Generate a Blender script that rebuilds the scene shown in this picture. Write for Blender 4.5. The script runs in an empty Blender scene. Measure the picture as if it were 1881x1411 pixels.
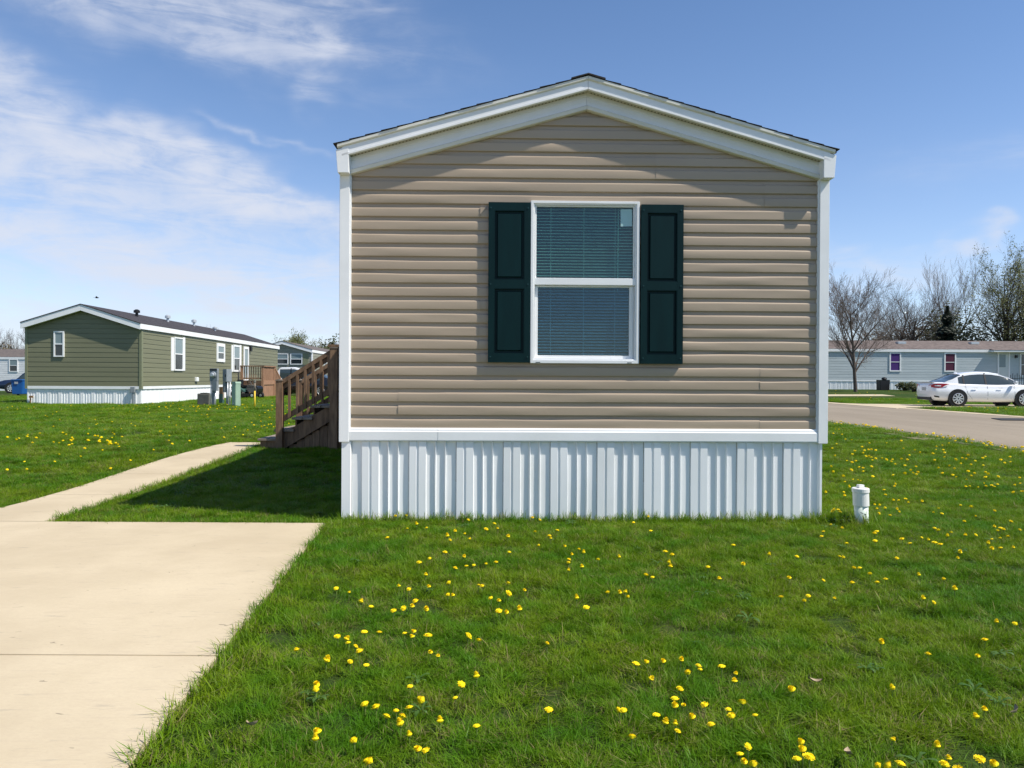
import bpy, math, random
import numpy as np
from mathutils import Matrix, Vector, Euler

random.seed(7); np.random.seed(7)
R = math.radians
S = bpy.context.scene
COL = S.collection

# ------------------------------------------------------------------ camera
F, CX, CY = 1413.0, 940.5, 705.5            # photo focal length and centre, pixels
H = 1.27
PITCH, ROLL = R(-0.345), R(0.30)
CAMR = (Matrix.Rotation(R(90) + PITCH, 3, 'X') @ Matrix.Rotation(ROLL, 3, 'Z'))
cd = bpy.data.cameras.new('camera'); cam = bpy.data.objects.new('camera', cd); COL.objects.link(cam)
cd.sensor_width = 36; cd.lens = F / 1881 * 36; cd.clip_end = 3000; cd.clip_start = 0.05
cam.matrix_world = Matrix.Translation((0, 0, H)) @ CAMR.to_4x4()
S.camera = cam

# ------------------------------------------------------------------ sun and exposure
SUN_AZ = R(20)       # degrees in front of the +X axis, towards the camera
SUN_EL = R(53)
sd = Vector((math.cos(SUN_AZ) * math.cos(SUN_EL), -math.sin(SUN_AZ) * math.cos(SUN_EL), math.sin(SUN_EL)))
ld = bpy.data.lights.new('sun', 'SUN'); ld.energy = 5.0; ld.angle = R(0.53); ld.color = (1.0, 0.945, 0.855)
sun = bpy.data.objects.new('sun', ld); COL.objects.link(sun)
sun.rotation_euler = (-sd).to_track_quat('-Z', 'Y').to_euler(); sun.location = (20, -10, 30)
S.view_settings.view_transform = 'Standard'; S.view_settings.look = 'None'
S.view_settings.gamma = 1; S.view_settings.use_curve_mapping = False
S.view_settings.exposure = 0.28
SKY_STRENGTH = 0.138
S.cycles.max_bounces = 5; S.cycles.diffuse_bounces = 3; S.cycles.glossy_bounces = 3; S.cycles.transmission_bounces = 4; S.cycles.transparent_max_bounces = 8

# ------------------------------------------------------------------ node helpers
class NT:
    def __init__(s, tree): s.t = tree; s.n = tree.nodes; s.l = tree.links
    def add(s, typ, **kw):
        n = s.n.new(typ)
        for k, v in kw.items(): setattr(n, k, v)
        return n
    def put(s, sock, val):
        if isinstance(val, bpy.types.NodeSocket): s.l.new(val, sock)
        else: sock.default_value = val
    def math(s, op, a, b=0.0, c=0.0, clamp=False):
        n = s.add('ShaderNodeMath', operation=op, use_clamp=clamp)
        s.put(n.inputs[0], a); s.put(n.inputs[1], b); s.put(n.inputs[2], c)
        return n.outputs[0]
    def mix(s, f, a, b, blend='MIX'):
        n = s.add('ShaderNodeMix', data_type='RGBA', blend_type=blend)
        s.put(n.inputs[0], f); s.put(n.inputs[6], a); s.put(n.inputs[7], b)
        return n.outputs[2]
    def ramp(s, f, a, b):
        n = s.add('ShaderNodeMapRange', interpolation_type='SMOOTHSTEP')
        s.put(n.inputs[0], f); n.inputs[1].default_value = a; n.inputs[2].default_value = b
        return n.outputs[0]
    def noise(s, vec, scale, detail=4, rough=0.55, dist=0.0):
        n = s.add('ShaderNodeTexNoise'); s.put(n.inputs['Vector'], vec)
        n.inputs['Scale'].default_value = scale; n.inputs['Detail'].default_value = detail
        n.inputs['Roughness'].default_value = rough; n.inputs['Distortion'].default_value = dist
        return n.outputs[0]
    def vmap(s, vec, scale=(1, 1, 1), loc=(0, 0, 0), rot=(0, 0, 0)):
        n = s.add('ShaderNodeMapping'); s.put(n.inputs[0], vec)
        n.inputs['Scale'].default_value = scale; n.inputs['Location'].default_value = loc; n.inputs['Rotation'].default_value = rot
        return n.outputs[0]

def c4(c): return (c[0], c[1], c[2], 1.0)

# ------------------------------------------------------------------ world: sky with thin cirrus
W = bpy.data.worlds.new('World'); S.world = W; W.use_nodes = True
w = NT(W.node_tree); w.n.clear()
sky = w.add('ShaderNodeTexSky'); sky.sky_type = 'NISHITA'; sky.sun_disc = False
sky.sun_elevation = SUN_EL; sky.sun_rotation = math.atan2(sd.x, sd.y)
sky.altitude = 900; sky.air_density = 0.82; sky.dust_density = 0.3; sky.ozone_density = 2.6
tc = w.add('ShaderNodeTexCoord').outputs['Generated']
sp = w.add('ShaderNodeSeparateXYZ'); w.l.new(tc, sp.inputs[0])
az = w.math('ARCTAN2', sp.outputs[0], sp.outputs[1])
el = w.math('ARCSINE', sp.outputs[2])
# planar cloud-deck coordinates for noise
zz = w.math('ADD', w.math('MAXIMUM', sp.outputs[2], 0.0), 0.12)
px_ = w.math('DIVIDE', sp.outputs[0], zz); py_ = w.math('DIVIDE', sp.outputs[1], zz)
cb = w.add('ShaderNodeCombineXYZ'); w.l.new(px_, cb.inputs[0]); w.l.new(py_, cb.inputs[1])
deck = cb.outputs[0]
aeC = w.add('ShaderNodeCombineXYZ'); w.l.new(az, aeC.inputs[0]); w.l.new(el, aeC.inputs[1]); ae = aeC.outputs[0]
wn1 = w.noise(w.vmap(ae, (1, 1.6, 1)), 5.0, 3, 0.6)
wn2 = w.noise(w.vmap(ae, (1, 1.6, 1), (7.3, 2.1, 0)), 6.0, 3, 0.6)
azw = w.math('ADD', az, w.math('MULTIPLY', w.math('SUBTRACT', wn1, 0.5), 0.26))
elw = w.math('ADD', el, w.math('MULTIPLY', w.math('SUBTRACT', wn2, 0.5), 0.15))
fib = w.noise(w.vmap(ae, (3.0, 14.0, 1), (0, 0, 0), (0, 0, R(14))), 2.6, 5, 0.65, 0.8)
fib2 = w.noise(w.vmap(ae, (9, 14, 1), (3, 1, 0)), 2.4, 4, 0.65, 0.4)
fibm = w.ramp(w.math('ADD', w.math('MULTIPLY', fib, 0.7), w.math('MULTIPLY', fib2, 0.3)), 0.34, 0.72)
def pxang(u, v):
    a = math.atan((u - CX) / F); return a, math.atan((697 + (u - CX) * 0.0052 - v) * math.cos(a) / F)
streaks = [  # centre u, v, half length px, half width px, slope (deg, down to the right), strength
    (330, 20, 270, 48, 6, 1.0), (560, 5, 120, 26, -4, 0.55), (602, 122, 42, 20, 22, 0.75), (592, 165, 26, 34, 0, 0.45),
    (300, 296, 340, 34, 17, 1.0), (120, 250, 130, 24, 6, 0.7), (550, 402, 150, 30, 14, 1.1), (215, 472, 340, 34, 10, 1.5),
    (470, 515, 190, 30, 8, 0.7), (120, 380, 360, 100, 12, 0.5), (330, 350, 330, 50, 15, 0.4), (430, 240, 60, 9, 14, 0.55), (560, 265, 70, 8, 12, 0.4),
    (250, 375, 260, 26, 16, 0.5), (0, 150, 60, 40, 0, 0.3), (100, 600, 700, 80, 3, 0.9),
    (1600, 492, 130, 20, 2, 0.6), (1775, 456, 34, 8, 2, 0.8), (-300, 200, 260, 60, 12, 0.8), (2250, 300, 260, 40, 8, 0.6)]
acc = None
for (u, v, L, Wd, sl, st) in streaks:
    a0, e0 = pxang(u, v); L_ = L / F; W_ = Wd / F; cs, sn = math.cos(R(sl)), math.sin(R(sl))
    da = w.math('SUBTRACT', azw, a0); de = w.math('SUBTRACT', elw, e0)
    al = w.math('ADD', w.math('MULTIPLY', da, cs / L_), w.math('MULTIPLY', de, -sn / L_))
    ac = w.math('ADD', w.math('MULTIPLY', da, sn / W_), w.math('MULTIPLY', de, cs / W_))
    r2 = w.math('ADD', w.math('MULTIPLY', al, al), w.math('MULTIPLY', ac, ac))
    g = w.math('MULTIPLY', w.math('EXPONENT', w.math('MULTIPLY', r2, -1.0)), st)
    acc = g if acc is None else w.math('ADD', acc, g)
# scattered cirrus over the rest of the sky, thinner towards the clear side
gen = w.noise(w.vmap(deck, (0.7, 0.35, 1), (3, 5, 0), (0, 0, R(35))), 0.9, 5, 0.6, 0.6)
gen = w.ramp(gen, 0.50, 0.80)
clear = w.ramp(w.math('ABSOLUTE', w.math('SUBTRACT', az, 0.12)), 0.55, 1.1)
gen = w.math('MULTIPLY', w.math('MULTIPLY', gen, clear), 0.7)
cl = w.math('MULTIPLY', acc, w.math('ADD', w.math('MULTIPLY', fibm, 1.1), 0.22))
cl = w.math('ADD', cl, gen)
hz_ = w.math('MULTIPLY', w.math('EXPONENT', w.math('MULTIPLY', w.math('ABSOLUTE', el), -9.0)), 0.85)   # pale haze low in the sky all round
cl = w.math('ADD', cl, hz_)
cl = w.math('MULTIPLY', w.math('SUBTRACT', 1.0, w.math('EXPONENT', w.math('MULTIPLY', cl, -1.25))), 0.95, clamp=True)
k = 1.0 / SKY_STRENGTH
skyc = w.add('ShaderNodeHueSaturation'); w.l.new(sky.outputs[0], skyc.inputs['Color'])
skyc.inputs['Saturation'].default_value = 1.08; skyc.inputs['Value'].default_value = 1.08
col = w.mix(cl, skyc.outputs[0], (0.615 * k, 0.645 * k, 0.73 * k, 1))
bg = w.add('ShaderNodeBackground'); w.l.new(col, bg.inputs[0]); bg.inputs[1].default_value = SKY_STRENGTH
W.cycles.sampling_method = 'MANUAL'; W.cycles.sample_map_resolution = 512
wo = w.add('ShaderNodeOutputWorld'); w.l.new(bg.outputs[0], wo.inputs[0])

# ------------------------------------------------------------------ materials
def new_mat(name):
    m = bpy.data.materials.new(name); m.use_nodes = True
    t = NT(m.node_tree); b = t.n['Principled BSDF']
    return m, t, b
def mat(name, col, rough=0.6, col2=None, nscale=3.0, nvec=(1, 1, 1), bump=0.0, bscale=40.0, spec=0.4, metal=0.0, lo=0.35, hi=0.65, rnd=0.0, coat=0.0, bvec=None):
    m, t, b = new_mat(name)
    obj_ = t.add('ShaderNodeTexCoord').outputs['Object']
    oi = t.add('ShaderNodeObjectInfo')
    off = t.add('ShaderNodeVectorMath', operation='MULTIPLY_ADD')
    t.l.new(obj_, off.inputs[0]); off.inputs[1].default_value = (1, 1, 1)
    cmb = t.add('ShaderNodeCombineXYZ'); r3 = t.math('MULTIPLY', oi.outputs['Random'], 23.0)
    for i in range(3): t.l.new(r3, cmb.inputs[i])
    t.l.new(cmb.outputs[0], off.inputs[2]); vec = off.outputs[0]
    c = c4(col)
    if col2 is not None:
        n = t.noise(t.vmap(vec, nvec), nscale, 6, 0.6)
        c = t.mix(t.ramp(n, lo, hi), c4(col), c4(col2))
    if rnd:
        hsv = t.add('ShaderNodeHueSaturation'); t.put(hsv.inputs['Color'], c)
        t.put(hsv.inputs['Value'], t.math('ADD', t.math('MULTIPLY', oi.outputs['Random'], rnd), 1 - rnd / 2))
        c = hsv.outputs[0]
    t.put(b.inputs['Base Color'], c)
    b.inputs['Roughness'].default_value = rough; b.inputs['Specular IOR Level'].default_value = spec
    b.inputs['Metallic'].default_value = metal; b.inputs['Coat Weight'].default_value = coat
    if bump:
        bn = t.add('ShaderNodeBump'); bn.inputs['Strength'].default_value = bump; bn.inputs['Distance'].default_value = 0.004
        t.l.new(t.noise(t.vmap(vec, bvec or nvec), bscale, 5, 0.6), bn.inputs['Height']); t.l.new(bn.outputs[0], b.inputs['Normal'])
    return m

M = {}
M['siding'] = mat('tan_vinyl', (0.412, 0.326, 0.236), 0.36, (0.380, 0.300, 0.218), 1.6, (0.5, 1, 2), 0.06, 90, rnd=0.05, bvec=(0.25, 1, 1))
M['white'] = mat('white_vinyl', (0.84, 0.845, 0.84), 0.38, (0.79, 0.795, 0.785), 2.2, (1, 1, 1), 0.03, 30)
M['white_dirty'] = mat('white_skirting_vinyl', (0.84, 0.85, 0.85), 0.4, (0.74, 0.75, 0.735), 1.4, (1.5, 1.5, 0.6), 0.04, 18, lo=0.45, hi=0.8)
M['cream'] = mat('cream_rake_trim', (0.72, 0.70, 0.62), 0.45, (0.66, 0.64, 0.56), 3)
M['soffit'] = mat('perforated_soffit', (0.52, 0.48, 0.36), 0.6, (0.45, 0.41, 0.30), 6)
M['dark'] = mat('dark_void', (0.012, 0.012, 0.013), 0.9)
M['hole'] = mat('vent_hole', (0.10, 0.09, 0.065), 0.9)
M['room'] = mat('room_paint', (0.05, 0.055, 0.06), 0.9)
M['shingle'] = mat('black_shingle', (0.022, 0.020, 0.022), 0.9, (0.05, 0.045, 0.045), 30, bump=0.6, bscale=120)
M['shutter'] = mat('dark_green_shutter', (0.0008, 0.0155, 0.0170), 0.45, (0.0012, 0.019, 0.0205), 9, (1, 1, 0.15), 0.10, 60, spec=0.16)
M['screw'] = mat('green_screw', (0.01, 0.05, 0.05), 0.3)
M['blind'] = mat('blind_white', (0.80, 0.82, 0.82), 0.5)
M['paper'] = mat('paper_notice', (0.36, 0.56, 0.57), 0.5)
M['concrete'] = None
M['wood'] = mat('weathered_wood', (0.255, 0.158, 0.092), 0.8, (0.145, 0.088, 0.052), 3, (6, 6, 1), 0.3, 30, rnd=0.35, bvec=(6, 6, 1))
M['wood_tan'] = mat('tan_wood', (0.36, 0.20, 0.115), 0.8, (0.25, 0.14, 0.085), 4, (3, 3, 0.7), 0.2, 40, rnd=0.25)
M['tread'] = mat('weathered_tread', (0.30, 0.25, 0.20), 0.85, (0.20, 0.16, 0.125), 6, (1, 6, 1), 0.3, 40, rnd=0.2)
M['green'] = mat('olive_vinyl', (0.190, 0.188, 0.112), 0.5, (0.175, 0.174, 0.103), 1.2, (0.3, 0.3, 2), 0.04, 40, rnd=0.05)
M['olive_trim'] = mat('olive_trim', (0.20, 0.21, 0.125), 0.5)
M['greige'] = mat('greige_vinyl', (0.28, 0.275, 0.215), 0.55, (0.25, 0.245, 0.19), 1.2, (0.3, 0.3, 2), rnd=0.05)
M['bluegrey'] = mat('blue_grey_vinyl', (0.47, 0.52, 0.53), 0.5, (0.42, 0.47, 0.48), 1.2, (0.3, 0.3, 2), 0.04, 30, rnd=0.06)
M['farwhite'] = mat('white_siding', (0.78, 0.78, 0.77), 0.5, (0.72, 0.72, 0.71), 1.5, rnd=0.04)
M['roofdark'] = mat('charcoal_roof', (0.030, 0.026, 0.030), 0.9, (0.055, 0.048, 0.05), 9, bump=0.3, bscale=40)
M['roofbrown'] = mat('brown_grey_roof', (0.115, 0.090, 0.080), 0.9, (0.17, 0.135, 0.12), 3.5, (1, 1, 1), 0.3, 40)
M['rooftaupe'] = mat('taupe_roof', (0.14, 0.115, 0.10), 0.9, (0.10, 0.085, 0.08), 5)
M['grey_metal'] = mat('grey_meter_metal', (0.25, 0.28, 0.30), 0.45, (0.20, 0.225, 0.24), 6)
M['pale_metal'] = mat('galvanised_metal', (0.55, 0.57, 0.58), 0.35, metal=0.4)
M['pedgreen'] = mat('pale_green_pedestal', (0.30, 0.42, 0.32), 0.5, (0.26, 0.37, 0.285), 4)
M['peddark'] = mat('dark_green_pedestal', (0.045, 0.10, 0.09), 0.5)
M['rust'] = mat('rusty_brown', (0.25, 0.14, 0.06), 0.8, (0.18, 0.10, 0.05), 8)
M['yellow'] = mat('yellow_marker', (0.72, 0.50, 0.03), 0.5)
M['acgrey'] = mat('weathered_ac_grey', (0.17, 0.165, 0.14), 0.7, (0.12, 0.118, 0.10), 5)
M['black'] = mat('black_plastic', (0.010, 0.010, 0.011), 0.5)
M['tyre'] = mat('tyre_rubber', (0.012, 0.012, 0.012), 0.8)
M['rim'] = mat('silver_rim', (0.62, 0.63, 0.64), 0.3, metal=0.6)
M['carwhite'] = mat('white_car_paint', (0.78, 0.79, 0.81), 0.25, coat=0.8)
M['carnavy'] = mat('navy_car_paint', (0.010, 0.018, 0.045), 0.25, coat=0.8)
M['carblack'] = mat('black_car_paint', (0.012, 0.012, 0.013), 0.25, coat=0.8)
M['carglass'] = mat('car_glass', (0.035, 0.05, 0.052), 0.06, spec=0.9)
M['tail'] = mat('red_tail_lamp', (0.33, 0.008, 0.012), 0.15)
M['lamp'] = mat('clear_lamp', (0.7, 0.72, 0.74), 0.1)
M['plate'] = mat('number_plate', (0.30, 0.32, 0.34), 0.5, (0.5, 0.5, 0.5), 30)
M['bin'] = mat('blue_bin', (0.012, 0.095, 0.30), 0.45)
M['pvc'] = mat('white_pvc', (0.78, 0.77, 0.73), 0.38, (0.70, 0.69, 0.64), 12, lo=0.5, hi=0.8)
M['pvc2'] = mat('pale_green_pvc', (0.64, 0.71, 0.62), 0.38, (0.52, 0.58, 0.50), 14, lo=0.5, hi=0.8)
M['print'] = mat('faded_print', (0.10, 0.13, 0.13), 0.6)
M['bark'] = mat('grey_brown_bark', (0.125, 0.095, 0.075), 0.9, (0.08, 0.06, 0.05), 4)
M['bark_pale'] = mat('pale_twig_bark', (0.20, 0.155, 0.13), 0.9, (0.14, 0.11, 0.095), 2)
M['bark_dark'] = mat('dark_bark', (0.055, 0.042, 0.034), 0.9)
M['purple'] = mat('purple_curtain', (0.055, 0.012, 0.145), 0.6)
M['magenta'] = mat('dark_magenta_curtain', (0.075, 0.006, 0.030), 0.6)
M['winglass'] = mat('window_glass', (0.02, 0.028, 0.032), 0.08, spec=0.7)
M['winblind'] = mat('window_blind', (0.20, 0.26, 0.27), 0.25, spec=0.6)
M['doorpaint'] = mat('pale_door_paint', (0.55, 0.60, 0.58), 0.5)
M['birdc'] = mat('dark_feather', (0.03, 0.03, 0.03), 0.8)
M['dand'] = mat('dandelion_yellow', (0.90, 0.74, 0.010), 0.7, (0.88, 0.62, 0.008), 60, spec=0.15)
M['stem'] = mat('dandelion_stem', (0.16, 0.22, 0.05), 0.6)
M['rubber'] = mat('rubber_mat', (0.03, 0.03, 0.032), 0.9)
M['straw'] = mat('dry_leaf', (0.38, 0.30, 0.20), 0.85, (0.26, 0.19, 0.12), 20)

def tint_glass(name, tint, refl):
    m = bpy.data.materials.new(name); m.use_nodes = True; t = NT(m.node_tree); t.n.clear()
    tr = t.add('ShaderNodeBsdfTransparent'); tr.inputs[0].default_value = c4(tint)
    gl = t.add('ShaderNodeBsdfGlossy'); gl.inputs['Roughness'].default_value = 0.015; gl.inputs['Color'].default_value = (0.95, 1, 1, 1)
    lw = t.add('ShaderNodeFresnel'); lw.inputs[0].default_value = 1.5
    f = t.math('ADD', t.math('MULTIPLY', lw.outputs[0], 0.85), refl, clamp=True)
    mx = t.add('ShaderNodeMixShader'); t.l.new(f, mx.inputs[0]); t.l.new(tr.outputs[0], mx.inputs[1]); t.l.new(gl.outputs[0], mx.inputs[2])
    o = t.add('ShaderNodeOutputMaterial'); t.l.new(mx.outputs[0], o.inputs[0])
    return m
M['glass'] = tint_glass('tinted_pane', (0.70, 0.90, 0.84), 0.01)
M['glass_low'] = tint_glass('screened_pane', (0.56, 0.78, 0.84), 0.01)

def ground_mats():
    # lawn soil / thatch under the blades; far away it reads as the lawn itself
    m, t, b = new_mat('lawn_ground')
    pos = t.add('ShaderNodeNewGeometry').outputs['Position']
    n1 = t.noise(pos, 0.35, 5, 0.6); n2 = t.noise(pos, 9.0, 5, 0.7); n3 = t.noise(pos, 60.0, 3, 0.7)
    c = t.mix(t.ramp(n1, 0.35, 0.7), (0.030, 0.066, 0.010, 1), (0.060, 0.082, 0.017, 1))
    c = t.mix(t.math('MULTIPLY', t.ramp(n2, 0.45, 0.75), 0.6), c, (0.080, 0.078, 0.028, 1))
    c = t.mix(t.math('MULTIPLY', t.ramp(n3, 0.45, 0.7), 0.5), c, (0.022, 0.040, 0.008, 1))
    t.l.new(c, b.inputs['Base Color']); b.inputs['Roughness'].default_value = 0.95; b.inputs['Specular IOR Level'].default_value = 0.1
    bn = t.add('ShaderNodeBump'); bn.inputs['Strength'].default_value = 0.8; bn.inputs['Distance'].default_value = 0.05
    t.l.new(t.noise(pos, 22, 4, 0.7), bn.inputs['Height']); t.l.new(bn.outputs[0], b.inputs['Normal'])
    M['lawn'] = m
    m, t, b = new_mat('cream_concrete')
    pos = t.add('ShaderNodeNewGeometry').outputs['Position']
    n1 = t.noise(pos, 0.8, 5, 0.6); n2 = t.noise(t.vmap(pos, (1.2, 9, 1)), 3.0, 6, 0.65); n3 = t.noise(t.vmap(pos, (1, 1.8, 1)), 48.0, 6, 0.85)
    c = t.mix(t.ramp(n1, 0.3, 0.72), (0.475, 0.392, 0.262, 1), (0.585, 0.492, 0.338, 1))
    c = t.mix(t.math('MULTIPLY', t.ramp(n2, 0.52, 0.78), 0.40), c, (0.42, 0.34, 0.25, 1))
    c = t.mix(t.math('MULTIPLY', t.ramp(n3, 0.35, 0.75), 0.38), c, (0.42, 0.33, 0.24, 1))
    st = t.noise(t.vmap(pos, (2.2, 12, 1), (4, 0, 0)), 2.2, 5, 0.6)
    c = t.mix(t.math('MULTIPLY', t.ramp(st, 0.60, 0.74), 0.45), c, (0.30, 0.26, 0.21, 1))
    n4 = t.noise(t.vmap(pos, (1, 2.2, 1)), 13.0, 2, 0.5, 1.0)
    c = t.mix(t.math('MULTIPLY', t.ramp(n4, 0.735, 0.765), 0.6), c, (0.12, 0.10, 0.075, 1))
    t.l.new(c, b.inputs['Base Color']); b.inputs['Roughness'].default_value = 0.85; b.inputs['Specular IOR Level'].default_value = 0.25
    bn = t.add('ShaderNodeBump'); bn.inputs['Strength'].default_value = 0.35; bn.inputs['Distance'].default_value = 0.003
    t.l.new(t.noise(t.vmap(pos, (0.35, 3, 1)), 60, 5, 0.7), bn.inputs['Height']); t.l.new(bn.outputs[0], b.inputs['Normal'])
    M['concrete'] = m
    m, t, b = new_mat('worn_asphalt')
    pos = t.add('ShaderNodeNewGeometry').outputs['Position']
    n1 = t.noise(t.vmap(pos, (1, 0.12, 1)), 0.9, 5, 0.6); n2 = t.noise(pos, 26.0, 5, 0.75); n3 = t.noise(t.vmap(pos, (0.4, 2.5, 1)), 1.4, 6, 0.7)
    c = t.mix(t.ramp(n1, 0.3, 0.7), (0.245, 0.203, 0.150, 1), (0.298, 0.250, 0.188, 1))
    c = t.mix(t.math('MULTIPLY', t.ramp(n2, 0.5, 0.72), 0.55), c, (0.12, 0.10, 0.088, 1))
    c = t.mix(t.math('MULTIPLY', t.ramp(n3, 0.64, 0.70), 0.4), c, (0.11, 0.10, 0.095, 1))
    t.l.new(c, b.inputs['Base Color']); b.inputs['Roughness'].default_value = 0.9; b.inputs['Specular IOR Level'].default_value = 0.2
    M['asphalt'] = m
    # grass blades
    m = bpy.data.materials.new('grass_blade'); m.use_nodes = True; t = NT(m.node_tree); t.n.clear()
    pos = t.add('ShaderNodeNewGeometry').outputs['Position']
    at = t.add('ShaderNodeAttribute'); at.attribute_name = 'bl'
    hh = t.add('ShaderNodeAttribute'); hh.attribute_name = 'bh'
    n1 = t.noise(pos, 0.8, 4, 0.6); n2 = t.noise(pos, 4.5, 4, 0.65)
    c = t.mix(t.ramp(t.math('ADD', t.math('MULTIPLY', n1, 0.6), t.math('MULTIPLY', n2, 0.4)), 0.38, 0.60), (0.062, 0.198, 0.003, 1), (0.190, 0.280, 0.004, 1))
    c = t.mix(t.math('MULTIPLY', t.ramp(at.outputs['Fac'], 0.3, 1.0), 0.55), c, (0.085, 0.205, 0.008, 1))
    n5 = t.noise(pos, 2.3, 4, 0.7)
    c = t.mix(t.math('MULTIPLY', t.ramp(n5, 0.58, 0.72), 0.40), c, (0.22, 0.19, 0.045, 1))
    dry = t.ramp(t.math('ADD', at.outputs['Fac'], t.math('MULTIPLY', t.math('SUBTRACT', n2, 0.5), 1.1)), 0.88, 1.0)
    c = t.mix(dry, c, (0.30, 0.245, 0.105, 1))
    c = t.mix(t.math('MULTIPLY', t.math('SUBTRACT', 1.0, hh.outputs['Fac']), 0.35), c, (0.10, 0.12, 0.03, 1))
    pb = t.add('ShaderNodeBsdfPrincipled'); t.l.new(c, pb.inputs['Base Color']); pb.inputs['Roughness'].default_value = 0.45; pb.inputs['Specular IOR Level'].default_value = 0.15
    tl = t.add('ShaderNodeBsdfTranslucent'); t.l.new(t.mix(0.5, c, (0.20, 0.38, 0.010, 1)), tl.inputs[0])
    mx = t.add('ShaderNodeMixShader'); mx.inputs[0].default_value = 0.30
    t.l.new(pb.outputs[0], mx.inputs[1]); t.l.new(tl.outputs[0], mx.inputs[2])
    o = t.add('ShaderNodeOutputMaterial'); t.l.new(mx.outputs[0], o.inputs[0])
    M['grass'] = m
    def leafmat(name, a, b_, tr):
        m = bpy.data.materials.new(name); m.use_nodes = True; t = NT(m.node_tree); t.n.clear()
        pos = t.add('ShaderNodeNewGeometry').outputs['Position']
        c = t.mix(t.ramp(t.noise(pos, 1.3, 4, 0.7), 0.35, 0.65), c4(a), c4(b_))
        pb = t.add('ShaderNodeBsdfPrincipled'); t.l.new(c, pb.inputs['Base Color']); pb.inputs['Roughness'].default_value = 0.55; pb.inputs['Specular IOR Level'].default_value = 0.3
        tl = t.add('ShaderNodeBsdfTranslucent'); t.l.new(c, tl.inputs[0])
        mx = t.add('ShaderNodeMixShader'); mx.inputs[0].default_value = tr
        t.l.new(pb.outputs[0], mx.inputs[1]); t.l.new(tl.outputs[0], mx.inputs[2])
        o = t.add('ShaderNodeOutputMaterial'); t.l.new(mx.outputs[0], o.inputs[0]); return m
    M['weed'] = leafmat('weed_leaf', (0.050, 0.125, 0.018), (0.085, 0.16, 0.028), 0.25)
    M['budleaf'] = leafmat('spring_bud_leaf', (0.16, 0.18, 0.06), (0.23, 0.24, 0.095), 0.35)
    M['hedge'] = leafmat('hedge_leaf', (0.035, 0.05, 0.012), (0.085, 0.09, 0.025), 0.2)
    M['conifer'] = leafmat('conifer_needle', (0.012, 0.022, 0.014), (0.022, 0.034, 0.018), 0.1)
    M['brush'] = leafmat('brown_brush', (0.11, 0.085, 0.055), (0.15, 0.125, 0.07), 0.15)
ground_mats()

# ------------------------------------------------------------------ mesh helpers
class MB:
    def __init__(s): s.v = []; s.f = []
    def box(s, x0, x1, y0, y1, z0, z1):
        b = len(s.v)
        s.v += [(x0, y0, z0), (x1, y0, z0), (x1, y1, z0), (x0, y1, z0), (x0, y0, z1), (x1, y0, z1), (x1, y1, z1), (x0, y1, z1)]
        s.f += [(b, b+3, b+2, b+1), (b+4, b+5, b+6, b+7), (b, b+1, b+5, b+4), (b+1, b+2, b+6, b+5), (b+2, b+3, b+7, b+6), (b+3, b, b+4, b+7)]
        return s
    def prism(s, pts, fn, a, b_):            # 2D polygon swept from a to b; fn(p, q, t) -> xyz
        b = len(s.v); n = len(pts)
        for t in (a, b_): s.v += [fn(p, q, t) for p, q in pts]
        s.f.append(tuple(range(b, b+n))[::-1]); s.f.append(tuple(range(b+n, b+2*n)))
        for i in range(n): j = (i+1) % n; s.f.append((b+i, b+j, b+n+j, b+n+i))
        return s
    def grid(s, rows, closed=False):
        b = len(s.v); m = len(rows[0])
        for r in rows: s.v += [tuple(p) for p in r]
        for i in range(len(rows)-1):
            for j in range(m - (0 if closed else 1)):
                k2 = (j+1) % m
                s.f.append((b+i*m+j, b+i*m+k2, b+(i+1)*m+k2, b+(i+1)*m+j))
        return s
    def tube(s, path, radii, n=6, cap=True):
        b = len(s.v); P = [Vector(p) for p in path]
        up = Vector((0.13, 0.31, 0.94))
        for i, p in enumerate(P):
            d = (P[min(i+1, len(P)-1)] - P[max(i-1, 0)])
            if d.length < 1e-9: d = Vector((0, 0, 1))
            d.normalize(); a = d.cross(up)
            if a.length < 1e-3: a = d.cross(Vector((1, 0, 0)))
            a.normalize(); c = d.cross(a)
            for q in range(n):
                t = 2*math.pi*q/n; s.v.append(tuple(p + (a*math.cos(t) + c*math.sin(t))*radii[i]))
        for i in range(len(P)-1):
            for q in range(n):
                r = (q+1) % n; s.f.append((b+i*n+q, b+i*n+r, b+(i+1)*n+r, b+(i+1)*n+q))
        if cap:
            s.f.append(tuple(b+q for q in range(n))[::-1]); e = b+(len(P)-1)*n; s.f.append(tuple(e+q for q in range(n)))
        return s
    def lathe(s, prof, n=20, c=(0, 0, 0), axis='z'):
        b = len(s.v)
        for r, z in prof:
            for q in range(n):
                t = 2*math.pi*q/n; x, y = r*math.cos(t), r*math.sin(t)
                p = (x, y, z) if axis == 'z' else ((x, z, y) if axis == 'y' else (z, x, y))
                s.v.append((c[0]+p[0], c[1]+p[1], c[2]+p[2]))
        for i in range(len(prof)-1):
            for q in range(n):
                r = (q+1) % n; s.f.append((b+i*n+q, b+i*n+r, b+(i+1)*n+r, b+(i+1)*n+q))
        s.f.append(tuple(b+q for q in range(n))[::-1]); e = b+(len(prof)-1)*n; s.f.append(tuple(e+q for q in range(n)))
        return s
    def mesh(s, name, material, smooth=False):
        me = bpy.data.meshes.new(name); me.from_pydata(s.v, [], s.f)
        me.materials.append(material)
        if smooth: me.polygons.foreach_set('use_smooth', [True]*len(me.polygons))
        me.update(); return me

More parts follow.
